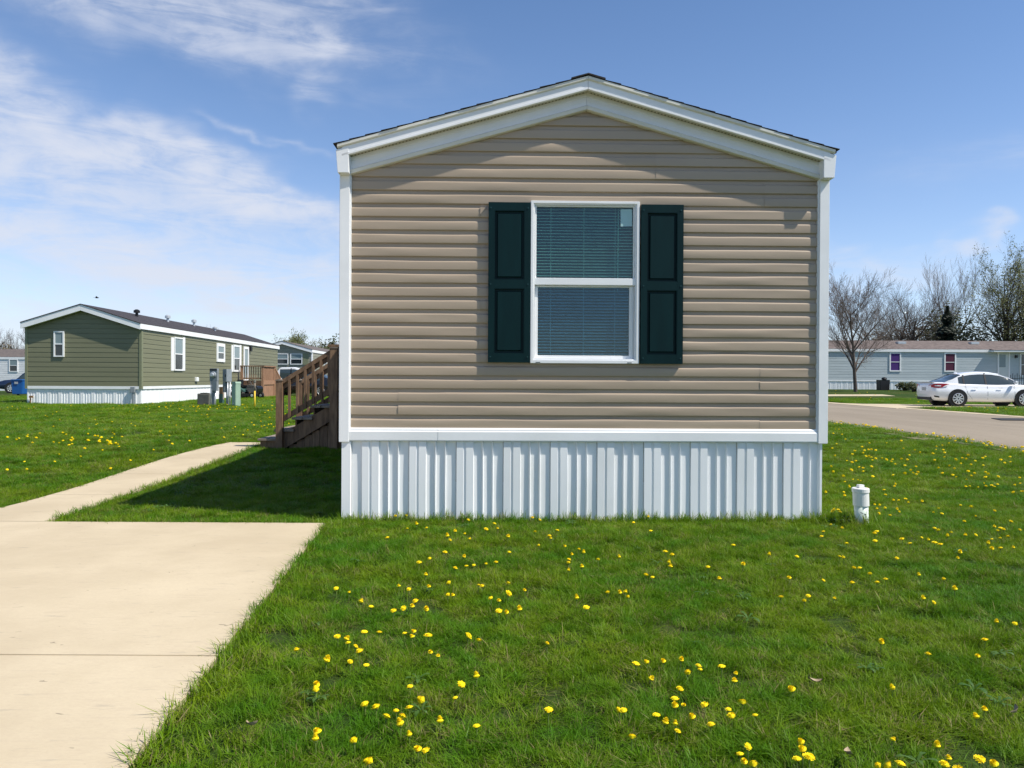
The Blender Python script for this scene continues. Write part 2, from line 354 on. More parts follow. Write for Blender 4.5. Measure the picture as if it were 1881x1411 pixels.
def link(name, me, parent=None, loc=None, rz=None):
    o = bpy.data.objects.new(name, me); COL.objects.link(o)
    if parent is not None: o.parent = parent
    if loc is not None: o.location = loc
    if rz is not None: o.rotation_euler = (0, 0, rz)
    return o
def part(name, mb, material, parent, smooth=False, bevel=0.0):
    import bmesh
    me = mb.mesh(name, material, smooth)
    bm = bmesh.new(); bm.from_mesh(me); bmesh.ops.recalc_face_normals(bm, faces=bm.faces)
    if bevel: bmesh.ops.bevel(bm, geom=bm.edges[:], offset=bevel, segments=2, affect='EDGES', clamp_overlap=True)
    bm.to_mesh(me); bm.free()
    return link(name, me, parent)
def tag(o, label=None, cat=None, group=None, kind=None):
    if label: o['label'] = label
    if cat: o['category'] = cat
    if group: o['group'] = group
    if kind: o['kind'] = kind
    return o
def thing(name, label, cat, loc=(0, 0, 0), rz=0.0, group=None):
    return tag(link(name, None, None, loc, rz), label, cat, group)
def copy_tree(o, parent=None):
    c = o.copy(); COL.objects.link(c)
    if parent is not None: c.parent = parent
    for ch in list(o.children): copy_tree(ch, c)
    return c

def ss(a, b, x):
    t = min(1, max(0, (x-a)/(b-a))); return t*t*(3-2*t)
def gz(x, y):
    return 0.20*ss(7, 16, y) + 0.45*ss(38, 58, y)*ss(8, 20, x) - 0.20*ss(38, 50, y)*ss(20, 26, -x)
def at(u, v, Y):
    d = CAMR @ Vector(((u-CX)/F, -(v-CY)/F, -1)); t = Y/d.y
    return Vector((d.x*t, Y, H + d.z*t))
def onground(u, v, dz=0.0):
    d = CAMR @ Vector(((u-CX)/F, -(v-CY)/F, -1)); y = 8.0
    for _ in range(60):
        x = d.x/d.y*y; z = gz(x, y)+dz
        y2 = (z-H)/(d.z/d.y) if d.z < -1e-5 else 200
        y = 0.5*y + 0.5*min(max(y2, 0.5), 200)
    return Vector((d.x/d.y*y, y, gz(d.x/d.y*y, y)))

# ------------------------------------------------------------------ ground, road, concrete
def axis(a, b, near0, near1, fine):
    xs = list(np.arange(near0, near1+1e-6, fine)); st = fine; x = near1
    while x < b: st *= 1.25; x += st; xs.append(min(x, b))
    st = fine; x = near0; l = []
    while x > a: st *= 1.25; x -= st; l.append(max(x, a))
    return sorted(set(l + xs))
xs = axis(-900, 900, -20, 30, 1.0); ys = axis(-400, 1500, -6, 64, 1.0)
mb = MB().grid([[(x, y, gz(x, y)) for x in xs] for y in ys])
g = part('ground', mb, M['lawn'], None, True); tag(g, 'green lawn ground around the homes', 'ground', kind='structure')

def road_x0(y): return 8.3 - 0.03*(min(y, 45)-12.4)
rows = []
for y in list(np.arange(-30, 70, 1.0)) + list(np.arange(70, 200, 5)):
    x0, x1 = road_x0(y), 15.3
    rows.append([(x0+(x1-x0)*i/8 + (0.10*math.sin(y*1.7)+0.07*math.sin(y*4.1) if i == 0 else 0), y, gz(x0+(x1-x0)*i/8, y)+0.016) for i in range(9)])
tag(part('road', MB().grid(rows), M['asphalt'], None, True), 'worn pinkish grey road on the right', 'road', kind='structure')

def slab_outline(pts, zoff, thick):
    m = MB(); n = len(pts)
    m.v = [(x, y, gz(x, y)+zoff-thick) for x, y in pts] + [(x, y, gz(x, y)+zoff) for x, y in pts]
    m.f = [tuple(range(n, 2*n))] + [(i, (i+1) % n, n+(i+1) % n, n+i) for i in range(n)]
    return m
def drv_edge(y): return -1.226 - (y-2.51)*(0.374/4.19)     # right edge of the driveway
DY = 6.61
drive = part('driveway', slab_outline([(-7.2, -6), (drv_edge(-6)-.01, -6), (drv_edge(DY)-.01, DY-.01), (-7.2, DY-.01)], 0.012, 0.03), M['rubber'], None)
tag(drive, 'pale cream concrete driveway in the foreground', 'driveway', kind='structure')
cuts = [-6, -2.7, 0.35, 3.43, DY]
for a, b in zip(cuts[:-1], cuts[1:]):
    for x0, x1 in ((-7.2, -5.05), (-5.04, None)):
        xa, xb = (x1, x1) if x1 is not None else (drv_edge(a), drv_edge(b))
        part('concrete_slab', slab_outline([(x0, a+.004), (xa, a+.004), (xb, b-.004), (x0, b-.004)], 0.028, 0.03), M['concrete'], drive, bevel=0.004)
# footpath: left and right edge by y
pl = [(6.62, -4.93), (7.6, -4.84), (8.6, -4.86), (9.6, -4.93), (10.6, -4.98), (11.4, -4.99), (12.0, -4.96), (12.6, -4.90), (13.1, -4.8)]
def pr_x(y): return -4.03 - (y-6.7)*0.030


def pl_x(y):
    for (y0, x0), (y1, x1) in zip(pl[:-1], pl[1:]):
        if y0 <= y <= y1: return x0 + (x1-x0)*(y-y0)/(y1-y0)
    return pl[-1][1] if y > 13 else pl[0][1]
path = part('footpath', MB().grid([[(pr_x(y)-.012, y, gz(pr_x(y), y)+.008), (pl_x(y)+.012, y, gz(pl_x(y), y)+.008)] for y in np.linspace(6.626, 13.09, 30)]), M['rubber'], None)
tag(path, 'pale concrete footpath leading to the wooden steps', 'footpath', kind='structure')
pc = [6.632, 8.1, 9.62, 11.1, 12.45, 13.1]
for a, b in zip(pc[:-1], pc[1:]):
    yy = list(np.linspace(a+.004, b-.004, 6))
    part('concrete_slab', slab_outline([(pr_x(y), y) for y in yy] + [(pl_x(y), y) for y in yy[::-1]], 0.024, 0.03), M['concrete'], path)
pad = part('parking_pad', slab_outline([(14.9, 29.8), (16.0, 31.2), (26, 31.6), (26, 35.2), (16.2, 35.4), (14.9, 37.6)], 0.030, 0.03), M['concrete'], None)
tag(pad, 'pale concrete parking pad under the white sedan', 'parking pad', kind='structure')
gut = MB().grid([[(15.15, y, gz(15.15, y)+.022), (15.6, y, gz(15.6, y)+.03)] for y in np.arange(8, 60, 1.0)])
tag(part('kerb_strip', gut, M['concrete'], None), 'narrow concrete gutter strip along the far road edge', 'kerb', kind='structure')
walk = part('garden_path', slab_outline([(17.5, 46.0), (23.2, 46.6), (23.2, 48.2), (17.5, 48.0)], 0.02, 0.03), M['concrete'], None)
tag(walk, 'short concrete walk beside the bare tree', 'path', kind='structure')

# ------------------------------------------------------------------ main home
SC = 6.9 / F
def hx(u): return (u-1074)*SC
def hz(v): return 1.27 - (v-697.7)*SC
home = thing('mobile_home', 'tan sided mobile home with dark green shutters and white skirting', 'mobile home', (0.652, 6.9, 0), R(1.2))
XL, XR = -2.095, 2.095           # siding extent between corner trims
Z0, CH = 0.83, 0.1177            # first course, course height
RZ, RS = 3.938, 0.284            # roof apex (outer edge), slope
FZ_T, FZ_B = 3.823, 3.673         # frieze top / bottom at the apex
LEN = 17.5
def wave(seed):
    rg = random.Random(seed)
    comp = [(rg.uniform(.5, 1.3)*0.0016, rg.uniform(1.5, 6.0), rg.uniform(0, 6.28)) for _ in range(3)]
    comp += [(rg.uniform(.2, .9)*0.0009, rg.uniform(7, 16), rg.uniform(0, 6.28))]
    kinks = [(rg.uniform(-2, 2), rg.uniform(.03, .09), rg.choice((-1, 1))*rg.uniform(.0, .0022)) for _ in range(2)]
    def f(x): return sum(a*math.sin(k_*x+p) for a, k_, p in comp) + sum(a*math.exp(-((x-c)/w_)**2) for c, w_, a in kinks)
    return f
PROF = [(0.118, .0010), (0.089, .0012), (0.0845, .0022), (0.0815, .0075), (0.0785, .0138), (0.0755, .0166), (0.066, .0178), (0.034, .0180), (0.006, .0170), (0.0, .0162), (-0.0005, .0010)]
def siding_board(zb, fl, fr, seed, ncol=44, proud=0.0, prof=PROF, amp=1.0):
    wv = wave(seed); wv2 = wave(seed+500); rows = []
    for dz, d in prof:
        z = zb+dz; a, b = fl(z), fr(z)
        if b-a < 0.01: a = b = (a+b)/2; b += .002; a -= .002
        wgt = amp*max(0.12, math.sin(min(1, max(0, (0.085-dz)/0.085))*math.pi)) if dz < 0.09 else 0.1
        rows.append([(a+(b-a)*i/ncol, -(d+proud) - wgt*wv(a+(b-a)*i/ncol), z + (0.0012*wv2(a+(b-a)*i/ncol)/0.0011 if .070 < dz < .087 else 0)) for i in range(ncol+1)])
    return MB().grid(rows)
wall = MB()
wx0, wx1, wz0, wz1 = hx(973), hx(1172), hz(668), hz(372)
ox0, ox1, oz0, oz1 = wx0+.03, wx1-.03, wz0+.03, wz1-.03      # opening
BT = 0.10
wall.box(-2.12, ox0, 0.002, BT, .35, 3.30); wall.box(ox1, 2.12, 0.002, BT, .35, 3.30)
wall.box(ox0, ox1, 0.002, BT, .35, oz0); wall.box(ox0, ox1, 0.002, BT, oz1, 3.30)
wall.prism([(-2.12, 3.30), (2.12, 3.30), (0, RZ-.06)], lambda p, q, t: (p, t, q), 0.002, BT)
fwall = part('front_wall', wall, M['siding'], home)
def rake_half(z): return max(0.0, (FZ_B+0.10-z)/RS)
# joints: course index -> x positions
joint = {}
for kk in (1, 2): joint.setdefault(kk, []).append(hx(733))
for kk in (3, 4): joint.setdefault(kk, []).append(hx(1397))
joint.setdefault(0, []).append(hx(1397))
for kk in (19, 20): joint.setdefault(kk, []).append(hx(1202))
for kk in (17, 18): joint.setdefault(kk, []).append(hx(1403))
for kk in (5, 6, 7, 8, 9, 10, 13, 14, 15, 16): joint.setdefault(kk, []).append(hx(882 - 3*((kk//2) % 2)))
kk = 0
while True:
    zb = Z0 + kk*CH
    if rake_half(zb) < 0.05: break
    segs = [XL] + sorted(joint.get(kk, [])) + [XR]
    for si, (a, b) in enumerate(zip(segs[:-1], segs[1:])):
        pieces = [(a, b)]
        if 5 <= kk <= 16:
            pieces = []
            if a < -0.55: pieces.append((a, min(b, -0.50)))
            if b > 0.55: pieces.append((max(a, 0.485), b))
        for (pa, pb) in pieces:
            fl = (lambda z, pa=pa: max(pa, -rake_half(z))); fr = (lambda z, pb=pb: min(pb, rake_half(z)))
            m = siding_board(zb, fl, fr, 31*kk + (0 if pb < 0.0 else 7 if pa > 0.3 else 3) + si, max(6, int((pb-pa)*14)), 0.0028 if si % 2 else 0.0)
            o = part('siding_board', m, M['siding'], fwall, True)
    kk += 1
# little lifted corner of siding beside the left shutter
part('lifted_siding_corner', MB().prism([(hx(881), hz(398)), (hx(881), hz(384)), (hx(892), hz(385))], lambda p, q, t: (p, t, q), -.026, -.016), M['siding'], fwall)
# side and rear walls, simple courses
def side_wall(sx):
    sw = MB().box(min(sx*2.12, sx*2.04), max(sx*2.12, sx*2.04), BT+.002, LEN, .35, 3.25)
    p = part('side_wall', sw, M['siding'], home)
    prof = [(0.1175, .002), (0.082, .004), (0.076, .012), (0, .014), (-.0004, .002)]
    me = None
    for c in range(20):
        if me is None:
            rows = [[(sx*(2.121+d), y, dz) for y in (BT+.002, LEN)] for dz, d in prof]
            o = part('siding_board', MB().grid(rows), M['siding'], p); me = o.data
        else: o = link('siding_board', me, p)
        o.location = (0, 0, Z0+c*CH)
side_wall(-1); side_wall(1)
part('rear_wall', MB().box(-2.04, 2.04, LEN-.1, LEN-.002, .35, 3.25).prism([(-2.04, 3.25), (2.04, 3.25), (0, RZ-.08)], lambda p, q, t: (p, t, q), LEN-.1, LEN-.002), M['siding'], home)
part('floor_frame', MB().box(-2.03, 2.03, .101, LEN-.11, .62, .70), M['dark'], home)
part('room_partition', MB().box(-2.03, 2.03, 3.2, 3.25, .72, 3.0), M['room'], home)
# corner trims
for sx, x0, x1 in ((-1, -2.185, -2.095), (1, 2.095, 2.183)):
    m = MB().box(x0, x1, -.050, .05, hz(813), hz(329))
    ct = part('corner_trim', m, M['white'], home, bevel=.004)
    fx = x1-.006 if sx < 0 else x0+.006
    part('trim_channel', MB().box(min(fx, fx-sx*.016), max(fx, fx-sx*.016), -.030, .0, hz(787), hz(329)), M['white'], ct)
    part('trim_return', MB().box(sx*2.14-.045, sx*2.14+.045, .0502, .12, hz(813), hz(329)), M['white'], ct)
# bottom band: two lengths with a joint
bx = hx(806)
for a, b, pr in ((-2.094, bx, 0), (bx+.001, 2.094, .002)):
    bd = part('bottom_band', MB().prism([(0.002, hz(811)), (-.040-pr, hz(811)), (-.043-pr, hz(809)), (-.043-pr, hz(794)), (-.036-pr, hz(792)), (-.036-pr, hz(790)), (-.028, hz(787)), (0.002, hz(786.8))], lambda p, q, t: (t, p, q), a, b), M['white'], home)
# rake: fascia, soffit, frieze on both slopes
YF = -0.135
def slope_prism(pts, a, b):   # pts (y, drop below roof-line), swept in x along the slope from a to b (a,b >=0 distance from ridge), side s
    return lambda s: MB().prism(pts, lambda p, q, t: (s*t, p, RZ - RS*abs(t) - q), a, b)
for s in (-1, 1):
    xe = 2.15
    fz = RZ
    fas = part('rake_fascia', slope_prism([(YF, .040), (YF, .118), (YF+.012, .122), (YF+.02, .122), (YF+.02, .040)], .0015, xe)(s), M['white'], home)
    part('drip_edge', slope_prism([(YF-.016, .006), (YF-.016, .030), (YF-.004, .041), (YF+.03, .041), (YF+.03, .006)], .001, xe+.038)(s), M['cream'], fas)
    part('fascia_lip', slope_prism([(YF-.004, .100), (YF-.004, .117), (YF, .119), (YF, .098)], .002, xe)(s), M['white'], fas)
    sof = part('rake_soffit', slope_prism([(YF+.021, .112), (0.0, .112), (0.0, .1155), (YF+.021, .1155)], .001, xe)(s), M['soffit'], home)
    vm = MB()
    t = .03
    while t < xe-.03:
        for r_ in (0.062,):
            vm.prism([(-r_-.010, .1150), (-r_+.010, .1150), (-r_+.010, .1162), (-r_-.010, .1162)], lambda p, q, tt: (s*tt, p, RZ - RS*abs(tt) - q), t, t+.012)
        t += .030
    tag(part('vent_holes', vm, M['hole'], sof), kind='stuff')
    d0, d1 = RZ-FZ_T, RZ-FZ_B
    fr = part('frieze_board', slope_prism([(.0, d0), (-.038, d0), (-.038, d0+.030), (-.0345, d0+.033), (-.0345, d0+.075), (-.038, d0+.078), (-.038, d0+.112), (0, d0+.112)], .0012, 2.098)(s), M['white'], home)
    part('frieze_lip', slope_prism([(.0, d0+.1125), (-.052, d0+.1125), (-.060, d0+.120), (-.056, d1), (-.040, d1+.006), (0, d1+.006)], .0012, 2.098)(s), M['cream'], fr)
    # corner return box at the eave
    xa, xb = 2.090, 2.19
    zt = RZ - RS*2.15 - .045
    rb = MB().prism([(xa, zt+.012), (xb+.012, zt-.018), (xb-.004, hz(330)), (xa, hz(330))], lambda p, q, t: (s*p, t, q), YF-.004, .02)
    part('eave_return', rb, M['white'], home, bevel=.003)
    # side eave fascia and soffit, full length
    part('eave_fascia', MB().box(min(s*2.178, s*2.20), max(s*2.178, s*2.20), .021, LEN+.1, RZ-RS*2.2-.13, RZ-RS*2.2-.012), M['white'], home)
    part('eave_soffit', MB().box(min(s*2.136, s*2.177), max(s*2.136, s*2.177), .021, LEN, RZ-RS*2.2-.125, RZ-RS*2.2-.115), M['soffit'], home)
# roof deck and shingle courses
roof = part('roof', MB().prism([(-2.2, RZ-RS*2.2-.004), (0, RZ-.004), (2.2, RZ-RS*2.2-.004), (2.2, RZ-RS*2.2-.03), (0, RZ-.03), (-2.2, RZ-RS*2.2-.03)], lambda p, q, t: (p, t, q), YF-.010, LEN+.12), M['shingle'], home)
rg = random.Random(5)
nS = 16
for s in (-1, 1):
    for i in range(nS):
        t0 = 2.222 - i*(2.21/nS); t1 = max(t0 - 2.22/nS - .02, 0.0)
        yo = YF - .022 + rg.uniform(-.004, .004)
        m = MB().prism([(t0, .004+rg.uniform(.002, .006)), (t0, .002), (t1, .0)], lambda p, q, t: (s*p, t, RZ - RS*p + q), yo, LEN+.13)
        part('shingle_course', m, M['shingle'], roof)
part('ridge_cap', MB().prism([(-.15, -.036), (0, .006), (.15, -.036), (.15, -.026), (0, .016), (-.15, -.026)], lambda p, q, t: (p, t, RZ+q), YF-.026, LEN+.14), M['shingle'], roof)
for (vx, vy) in ((-.8, 6), (.9, 9)):
    part('vent_pipe', MB().lathe([(.05, 0), (.05, .35), (.07, .36), (.07, .42)], 12, (vx, vy, RZ-RS*abs(vx)-.02)), M['pale_metal'], roof)

# skirting: ridged panels
sk = part('skirting', MB().box(-2.155, 2.13, .004, .02, -.06, hz(811)), M['white_dirty'], home)
def skirt_profile():
    u = 0.42/382.0
    pts = []
    lo, hi = -.008, -.027
    def P(q, d): pts.append((q*u, d))
    P(0, lo); P(3, hi); P(58, hi); P(61, hi+.009); P(78, hi+.009); P(81, hi); P(138, hi); P(142, lo)
    for r_ in (218, 298): P(r_-12, lo); P(r_-3, hi-.001); P(r_, hi-.001); P(r_+4, lo)
    P(379, lo); P(382, lo)
    return pts
spr = skirt_profile(); ztop, zbot = hz(811.5), -.05
rg = random.Random(11)
def skirt_panel(x0, x1, phase, seed):
    rgp = random.Random(seed); bow = rgp.uniform(-.004, .004); tw = rgp.uniform(-.004, .004)
    rows = []
    pts = [(x0 + q, d) for q, d in spr if x0+q <= x1+1e-6]
    if pts[-1][0] < x1-.004: pts.append((x1, pts[-1][1]))
    for i in range(7):
        t = i/6.0; z = ztop + (zbot-ztop)*t
        rows.append([(x + tw*math.sin(t*math.pi)*math.sin((x-x0)*7), d - bow*math.sin(t*math.pi*.9) + (0.002*math.sin(9*x+seed)*t), z) for x, d in pts])
    return MB().grid(rows)
x = -2.155+.075; part('skirting_corner', MB().prism([(-2.162, .0), (-2.162, -.034), (-2.085, -.034), (-2.078, -.020), (-2.078, .0)], lambda p, q, t: (p, q, t), zbot, ztop), M['white_dirty'], sk)
x = -2.077 - .16
i = 0
x = -2.077; first = True
# first part-panel starts with the last part of the pattern
def skirt_part(x0, x1, off, seed):
    pts = [(x0 + q-off, d) for q, d in spr if q >= off-1e-6]
    rows = []
    for i in range(7):
        t = i/6.0; z = ztop + (zbot-ztop)*t
        rows.append([(xx, d + .002*math.sin(9*xx+seed)*t, z) for xx, d in pts])
    return MB().grid(rows)
off = 0.42*(382-82)/382
part('skirting_panel', skirt_part(-2.077, 0, off, 3), M['white_dirty'], sk); x = -2.077 + 0.42-off
while x < 2.08:
    x1 = min(x+.42, 2.118)
    part('skirting_panel', skirt_panel(x+.0003, x1, 0, 100+i), M['white_dirty'], sk); x += .42; i += 1
part('skirting_corner', MB().prism([(2.139, .0), (2.139, -.033), (2.119, -.033), (2.116, -.015), (2.116, .0)], lambda p, q, t: (p, q, t), zbot, ztop), M['white_dirty'], sk)
for s, xx in ((-1, -2.155), (1, 2.132)):
    ssk = part('side_skirting', MB().box(min(xx, xx-s*.02), max(xx, xx-s*.02), .021, LEN, -.05, .78), M['white_dirty'], home)
    part('side_band', MB().box(min(xx+s*.004, xx+s*.03), max(xx+s*.004, xx+s*.03), .051, LEN, hz(811), hz(788)), M['white'], home)

# window
win = part('window', MB().box(wx0+.012, wx0+.03, .0, .09, wz0+.012, wz1-.012).box(wx1-.03, wx1-.012, .0, .09, wz0+.012, wz1-.012).box(wx0+.0305, wx1-.0305, .0, .09, wz0+.012, wz0+.03).box(wx0+.0305, wx1-.0305, .0, .09, wz1-.03, wz1-.012), M['white'], home)
def ringframe(x0, x1, z0, z1, wl, wr, wb, wt, y0, y1):
    """mitred picture frame"""
    m = MB()
    o = [(x0, z0), (x1, z0), (x1, z1), (x0, z1)]; i_ = [(x0+wl, z0+wb), (x1-wr, z0+wb), (x1-wr, z1-wt), (x0+wl, z1-wt)]
    m.v = [(a, y0, b) for a, b in o] + [(a, y0, b) for a, b in i_] + [(a, y1, b) for a, b in o] + [(a, y1, b) for a, b in i_]
    for k_ in range(4):
        j = (k_+1) % 4
        m.f += [(k_, j, 4+j, 4+k_), (8+k_, 12+k_, 12+j, 8+j), (k_, 8+k_, 8+j, j), (4+k_, 4+j, 12+j, 12+k_)]
    return m
fr = part('frame', ringframe(wx0, wx1, wz0, wz1, .026, .026, .030, .024, -.048, -.0), M['white'], win, bevel=.003)
part('frame_bead', ringframe(wx0+.022, wx1-.022, wz0+.026, wz1-.020, .016, .016, .016, .014, -.038, .03), M['white'], win, bevel=.002)
zm = hz(518)
zr0, zr1 = hz(525), hz(512)
us = part('upper_sash', ringframe(wx0+.0385, wx1-.0385, zr1-.012, wz1-.0345, .014, .014, .012, .012, -.022, .012), M['white'], win, bevel=.002)
part('meeting_rail', MB().box(wx0+.030, wx1-.030, -.034, .030, zr0, zr1), M['white'], win, bevel=.004)
ls = part('lower_sash', ringframe(wx0+.0385, wx1-.0385, wz0+.0425, zr0-.001, .030, .044, .030, .014, -.004, .030), M['white'], win, bevel=.003)
part('sash_track', MB().box(wx1-.0630, wx1-.0570, -.012, -.0045, wz0+.043, zr0-.002), M['white'], win)
part('upper_pane', MB().box(wx0+.050, wx1-.050, .000, .004, zr1-.002, wz1-.044), M['glass'], win)
part('lower_pane', MB().box(wx0+.066, wx1-.080, .014, .018, wz0+.070, zr0-.013), M['glass_low'], win)
for wxp in (wx0+.07, wx1-.085):
    part('weep_hole', MB().box(wxp-.02, wxp+.02, -.0495, -.0475, wz0+.006, wz0+.011), M['dark'], win)
bl = MB(); z = wz1-.055
while z > wz0+.07:
    tl = .0095
    bl.prism([(.051, z-tl*.58), (.0615, z+.0026), (.073, z+tl*.58), (.0735, z+tl*.58-.0012), (.063, z+.0010), (.0512, z-tl*.58-.0012)], lambda p, q, t: (t, p, q), wx0+.045, wx1-.045)
    z -= 5.55*SC
tag(part('blind_slats', bl, M['blind'], win), kind='stuff')
for u in (1011, 1072, 1130):
    part('blind_cord', MB().tube([(hx(u), .047, wz0+.06), (hx(u), .047, wz1-.04)], [.0022]*2, 5), M['blind'], win)
part('blind_wand', MB().tube([(hx(1135), .040, hz(535)), (hx(1135.5), .040, wz1-.05)], [.0038]*2, 6), M['blind'], win)
part('paper_notice', MB().prism([(hx(1138), hz(384.5)), (hx(1159), hz(384)), (hx(1159.5), hz(415.5)), (hx(1138.5), hz(416))], lambda p, q, t: (p, t, q), -.0020, -.0008), M['paper'], win)

# shutters
def shutter(x0, x1, z0, z1, name):
    stile, y0, yf = .052, -.020, -.056
    rails = [(z1-.078, z1), (z0, z0+.078)]
    zmid = (z0+z1)/2 - .015
    sh = MB()
    sh.box(x0, x0+stile, yf, y0, z0, z1); sh.box(x1-stile, x1, yf, y0, z0, z1)
    for a, b in ((z1-.070, z1), (zmid-.036, zmid+.036), (z0, z0+.078)): sh.box(x0+stile, x1-stile, yf+.0006, y0, a, b)
    sh.box(x0+stile, x1-stile, -.030, y0+.0004, z0+.078, z1-.07)
    so = part('shutter', sh, M['shutter'], home)
    for a, b in ((zmid+.036, z1-.070), (z0+.078, zmid-.036)):
        ax0, ax1, az0, az1 = x0+stile, x1-stile, a, b; m_ = .026
        pm = MB()
        o = [(ax0+m_, az0+m_), (ax1-m_, az0+m_), (ax1-m_, az1-m_), (ax0+m_, az1-m_)]
        i_ = [(p+(.007 if p < (ax0+ax1)/2 else -.007), q+(.007 if q < (az0+az1)/2 else -.007)) for p, q in o]
        pm.v = [(p, -.0302, q) for p, q in o] + [(p, -.050, q) for p, q in i_]
        pm.f = [(4, 5, 6, 7)] + [(k_, (k_+1) % 4, 4+(k_+1) % 4, 4+k_) for k_ in range(4)]
        part('raised_panel', pm, M['shutter'], so)
        mo = ringframe(ax0+.0002, ax1-.0002, az0+.0002, az1-.0002, .006, .006, .006, .006, -.0545, -.031)
        part('panel_moulding', mo, M['shutter'], so)
    for xs_ in (x0+.022, x1-.022):
        for zs in (z1-.050, zmid, z0+.050):
            part('screw', MB().lathe([(.0065, 0), (.0065, .003), (.003, .005)], 8, (xs_, yf-.005, zs), 'y'), M['screw'], so)
    return so
shutter(hx(896), hx(973)-.002, hz(667), hz(376), 'l')
shutter(hx(1174)+.002, hx(1252), hz(668), hz(377.5), 'r')

# ------------------------------------------------------------------ vent pipe in the lawn
p0 = onground(1583, 967)
pv = thing('standpipe', 'short white plastic sewer pipe with square nubbed cap beside the skirting', 'pipe', p0, 0.2)
tilt = R(-2.6)
def lean(mb):
    mb.v = [(x + z*math.tan(tilt), y, z) for x, y, z in mb.v]; return mb
part('pipe', lean(MB().lathe([(.058, -.05), (.058, .19)], 28)), M['pvc2'], pv, True)
cp = part('coupling', lean(MB().lathe([(.060, .181), (.0665, .184), (.0665, .300), (.072, .302), (.072, .333), (.066, .337), (.02, .338)], 28)), M['pvc'], pv)
part('cap_nub', lean(MB().box(-.027, .027, -.020, .020, .3385, .366)), M['pvc'], cp, bevel=.003)
pm = MB()
for (a0, a1, z0, z1) in ((-1.75, -1.45, .112, .124), (-1.60, -1.35, .098, .104), (-1.75, -1.50, .070, .078), (-1.62, -1.40, .052, .062), (-2.3, -1.9, .128, .134)):
    n = 4; rows = []
    for z in (z0, z1): rows.append([(.0586*math.cos(a0+(a1-a0)*i/n), .0586*math.sin(a0+(a1-a0)*i/n), z - .01*i/n) for i in range(n+1)])
    pm.grid(rows)
part('printed_mark', lean(pm), M['print'], pv)

# ------------------------------------------------------------------ wooden steps on the left
SY = 12.4; ss_ = SY/F
GB = gz(-3.5, SY)
st = thing('wooden_steps', 'brown weathered wooden steps with railing climbing to the home side door', 'steps', (0, 0, 0))
def sx_(u): return (u-CX)*ss_
def sz_(v): return H - (v-695.2)*ss_
def beam(a, b, wdt, dep, y):     # sloped board between 2 points in the xz plane, width measured vertically
    return MB().prism([(a[0], a[1]-wdt/2), (b[0], b[1]-wdt/2), (b[0], b[1]+wdt/2), (a[0], a[1]+wdt/2)], lambda p, q, t: (p, t, q), y, y+dep)
D2 = SY + 1.05                   # far side
XH = -1.72
treads = [(sx_(475), sx_(509), sz_(806)), (sx_(505), sx_(541), sz_(789)), (sx_(538), sx_(575), sz_(767)), (sx_(571), sx_(610), sz_(745))]
for i, (a, b, z) in enumerate(treads):
    ya, yb = (SY-.02, D2+.02)
    for q in range(2):
        w_ = (b-a-.008)/2
        part('tread_board', MB().box(a+q*(w_+.008), a+q*(w_+.008)+w_, ya-.03, yb+.03, z-.036, z), M['tread'], st, bevel=.004)
    part('riser', MB().box(a+.035, a+.055, ya+.04, yb-.04, (treads[i-1][2] if i else GB-.03)+.002, z-.037), M['wood'], st)
part('step_side', MB().box(sx_(475)+.03, sx_(520), SY+.0, SY+.035, GB-.03, sz_(806)-.037), M['wood'], st)
for y in (SY+.002, D2-.04):
    part('stringer', beam((sx_(519), sz_(812)), (sx_(612), sz_(756)), .26, .038, y), M['wood'], st)
def newel(x, y, z0, z1, wd=.1):
    n = part('newel_post', MB().box(x, x+wd, y, y+wd, z0, z1), M['wood'], st, bevel=.004)
    part('post_cap', MB().prism([(-.008, 0), (wd+.008, 0), (wd+.008, .012), (wd/2, .030), (-.008, .012)], lambda p, q, t: (x+p, t, z1+q), y-.008, y+wd+.008), M['tread'], n)
    return n
for y in (SY-.105, D2+.005):
    newel(sx_(510), y, GB-.05, sz_(700), .105)
ZL = sz_(723) ; LZ = 1.02       # landing height
for y, isnear in ((SY-.06, True), (D2+.02, False)):
    part('top_rail', beam((sx_(521), sz_(702)), (sx_(609), sz_(647)), .075, .085, y-.02), M['wood'], st)
    part('rail_board', beam((sx_(521), sz_(711)), (sx_(609), sz_(656)), .085, .034, y+.01), M['wood'], st)
    part('lower_rail', beam((sx_(523), sz_(769)), (sx_(611), sz_(716)), .10, .034, y+.01), M['wood'], st)
    for i in range(6):
        u = 534 + i*14.4
        t = (u-521)/88.0
        part('baluster', MB().box(sx_(u)-.019, sx_(u)+.019, y-.027, y+.009, sz_(769-53*t)-.06, sz_(708-55*t)+.02), M['wood'], st)
# landing
LX0 = sx_(608)
for y in (SY-.10, D2):
    newel(LX0, y, GB-.05, sz_(640), .125)
    part('landing_rail', MB().box(LX0-.03, XH, y-.01, y+.13, sz_(640)+.02, sz_(640)+.06), M['wood'], st)
    part('landing_board', MB().box(LX0+.13, XH, y+.02, y+.056, sz_(640)-.10, sz_(640)+.018), M['wood'], st)
    part('landing_low_rail', MB().box(LX0+.13, XH, y+.02, y+.056, LZ+.06, LZ+.15), M['wood'], st)
    for i in range(7):
        xb = LX0+.2+i*.13
        if xb < XH-.05: part('baluster', MB().box(xb-.019, xb+.019, y-.018, y+.0195, LZ-.03, sz_(640)-.04), M['wood'], st)
n_ = 9
for i in range(n_):
    a = LX0+.01+(XH-LX0)*i/n_; part('deck_board', MB().box(a, a+(XH-LX0)/n_-.008, SY-.06, D2+.09, LZ-.036, LZ), M['tread'], st)
part('rim_joist', MB().box(LX0, XH, SY-.055, SY-.017, LZ-.25, LZ-.037), M['wood'], st)
part('rim_joist', MB().box(LX0, XH, D2+.05, D2+.088, LZ-.25, LZ-.037), M['wood'], st)
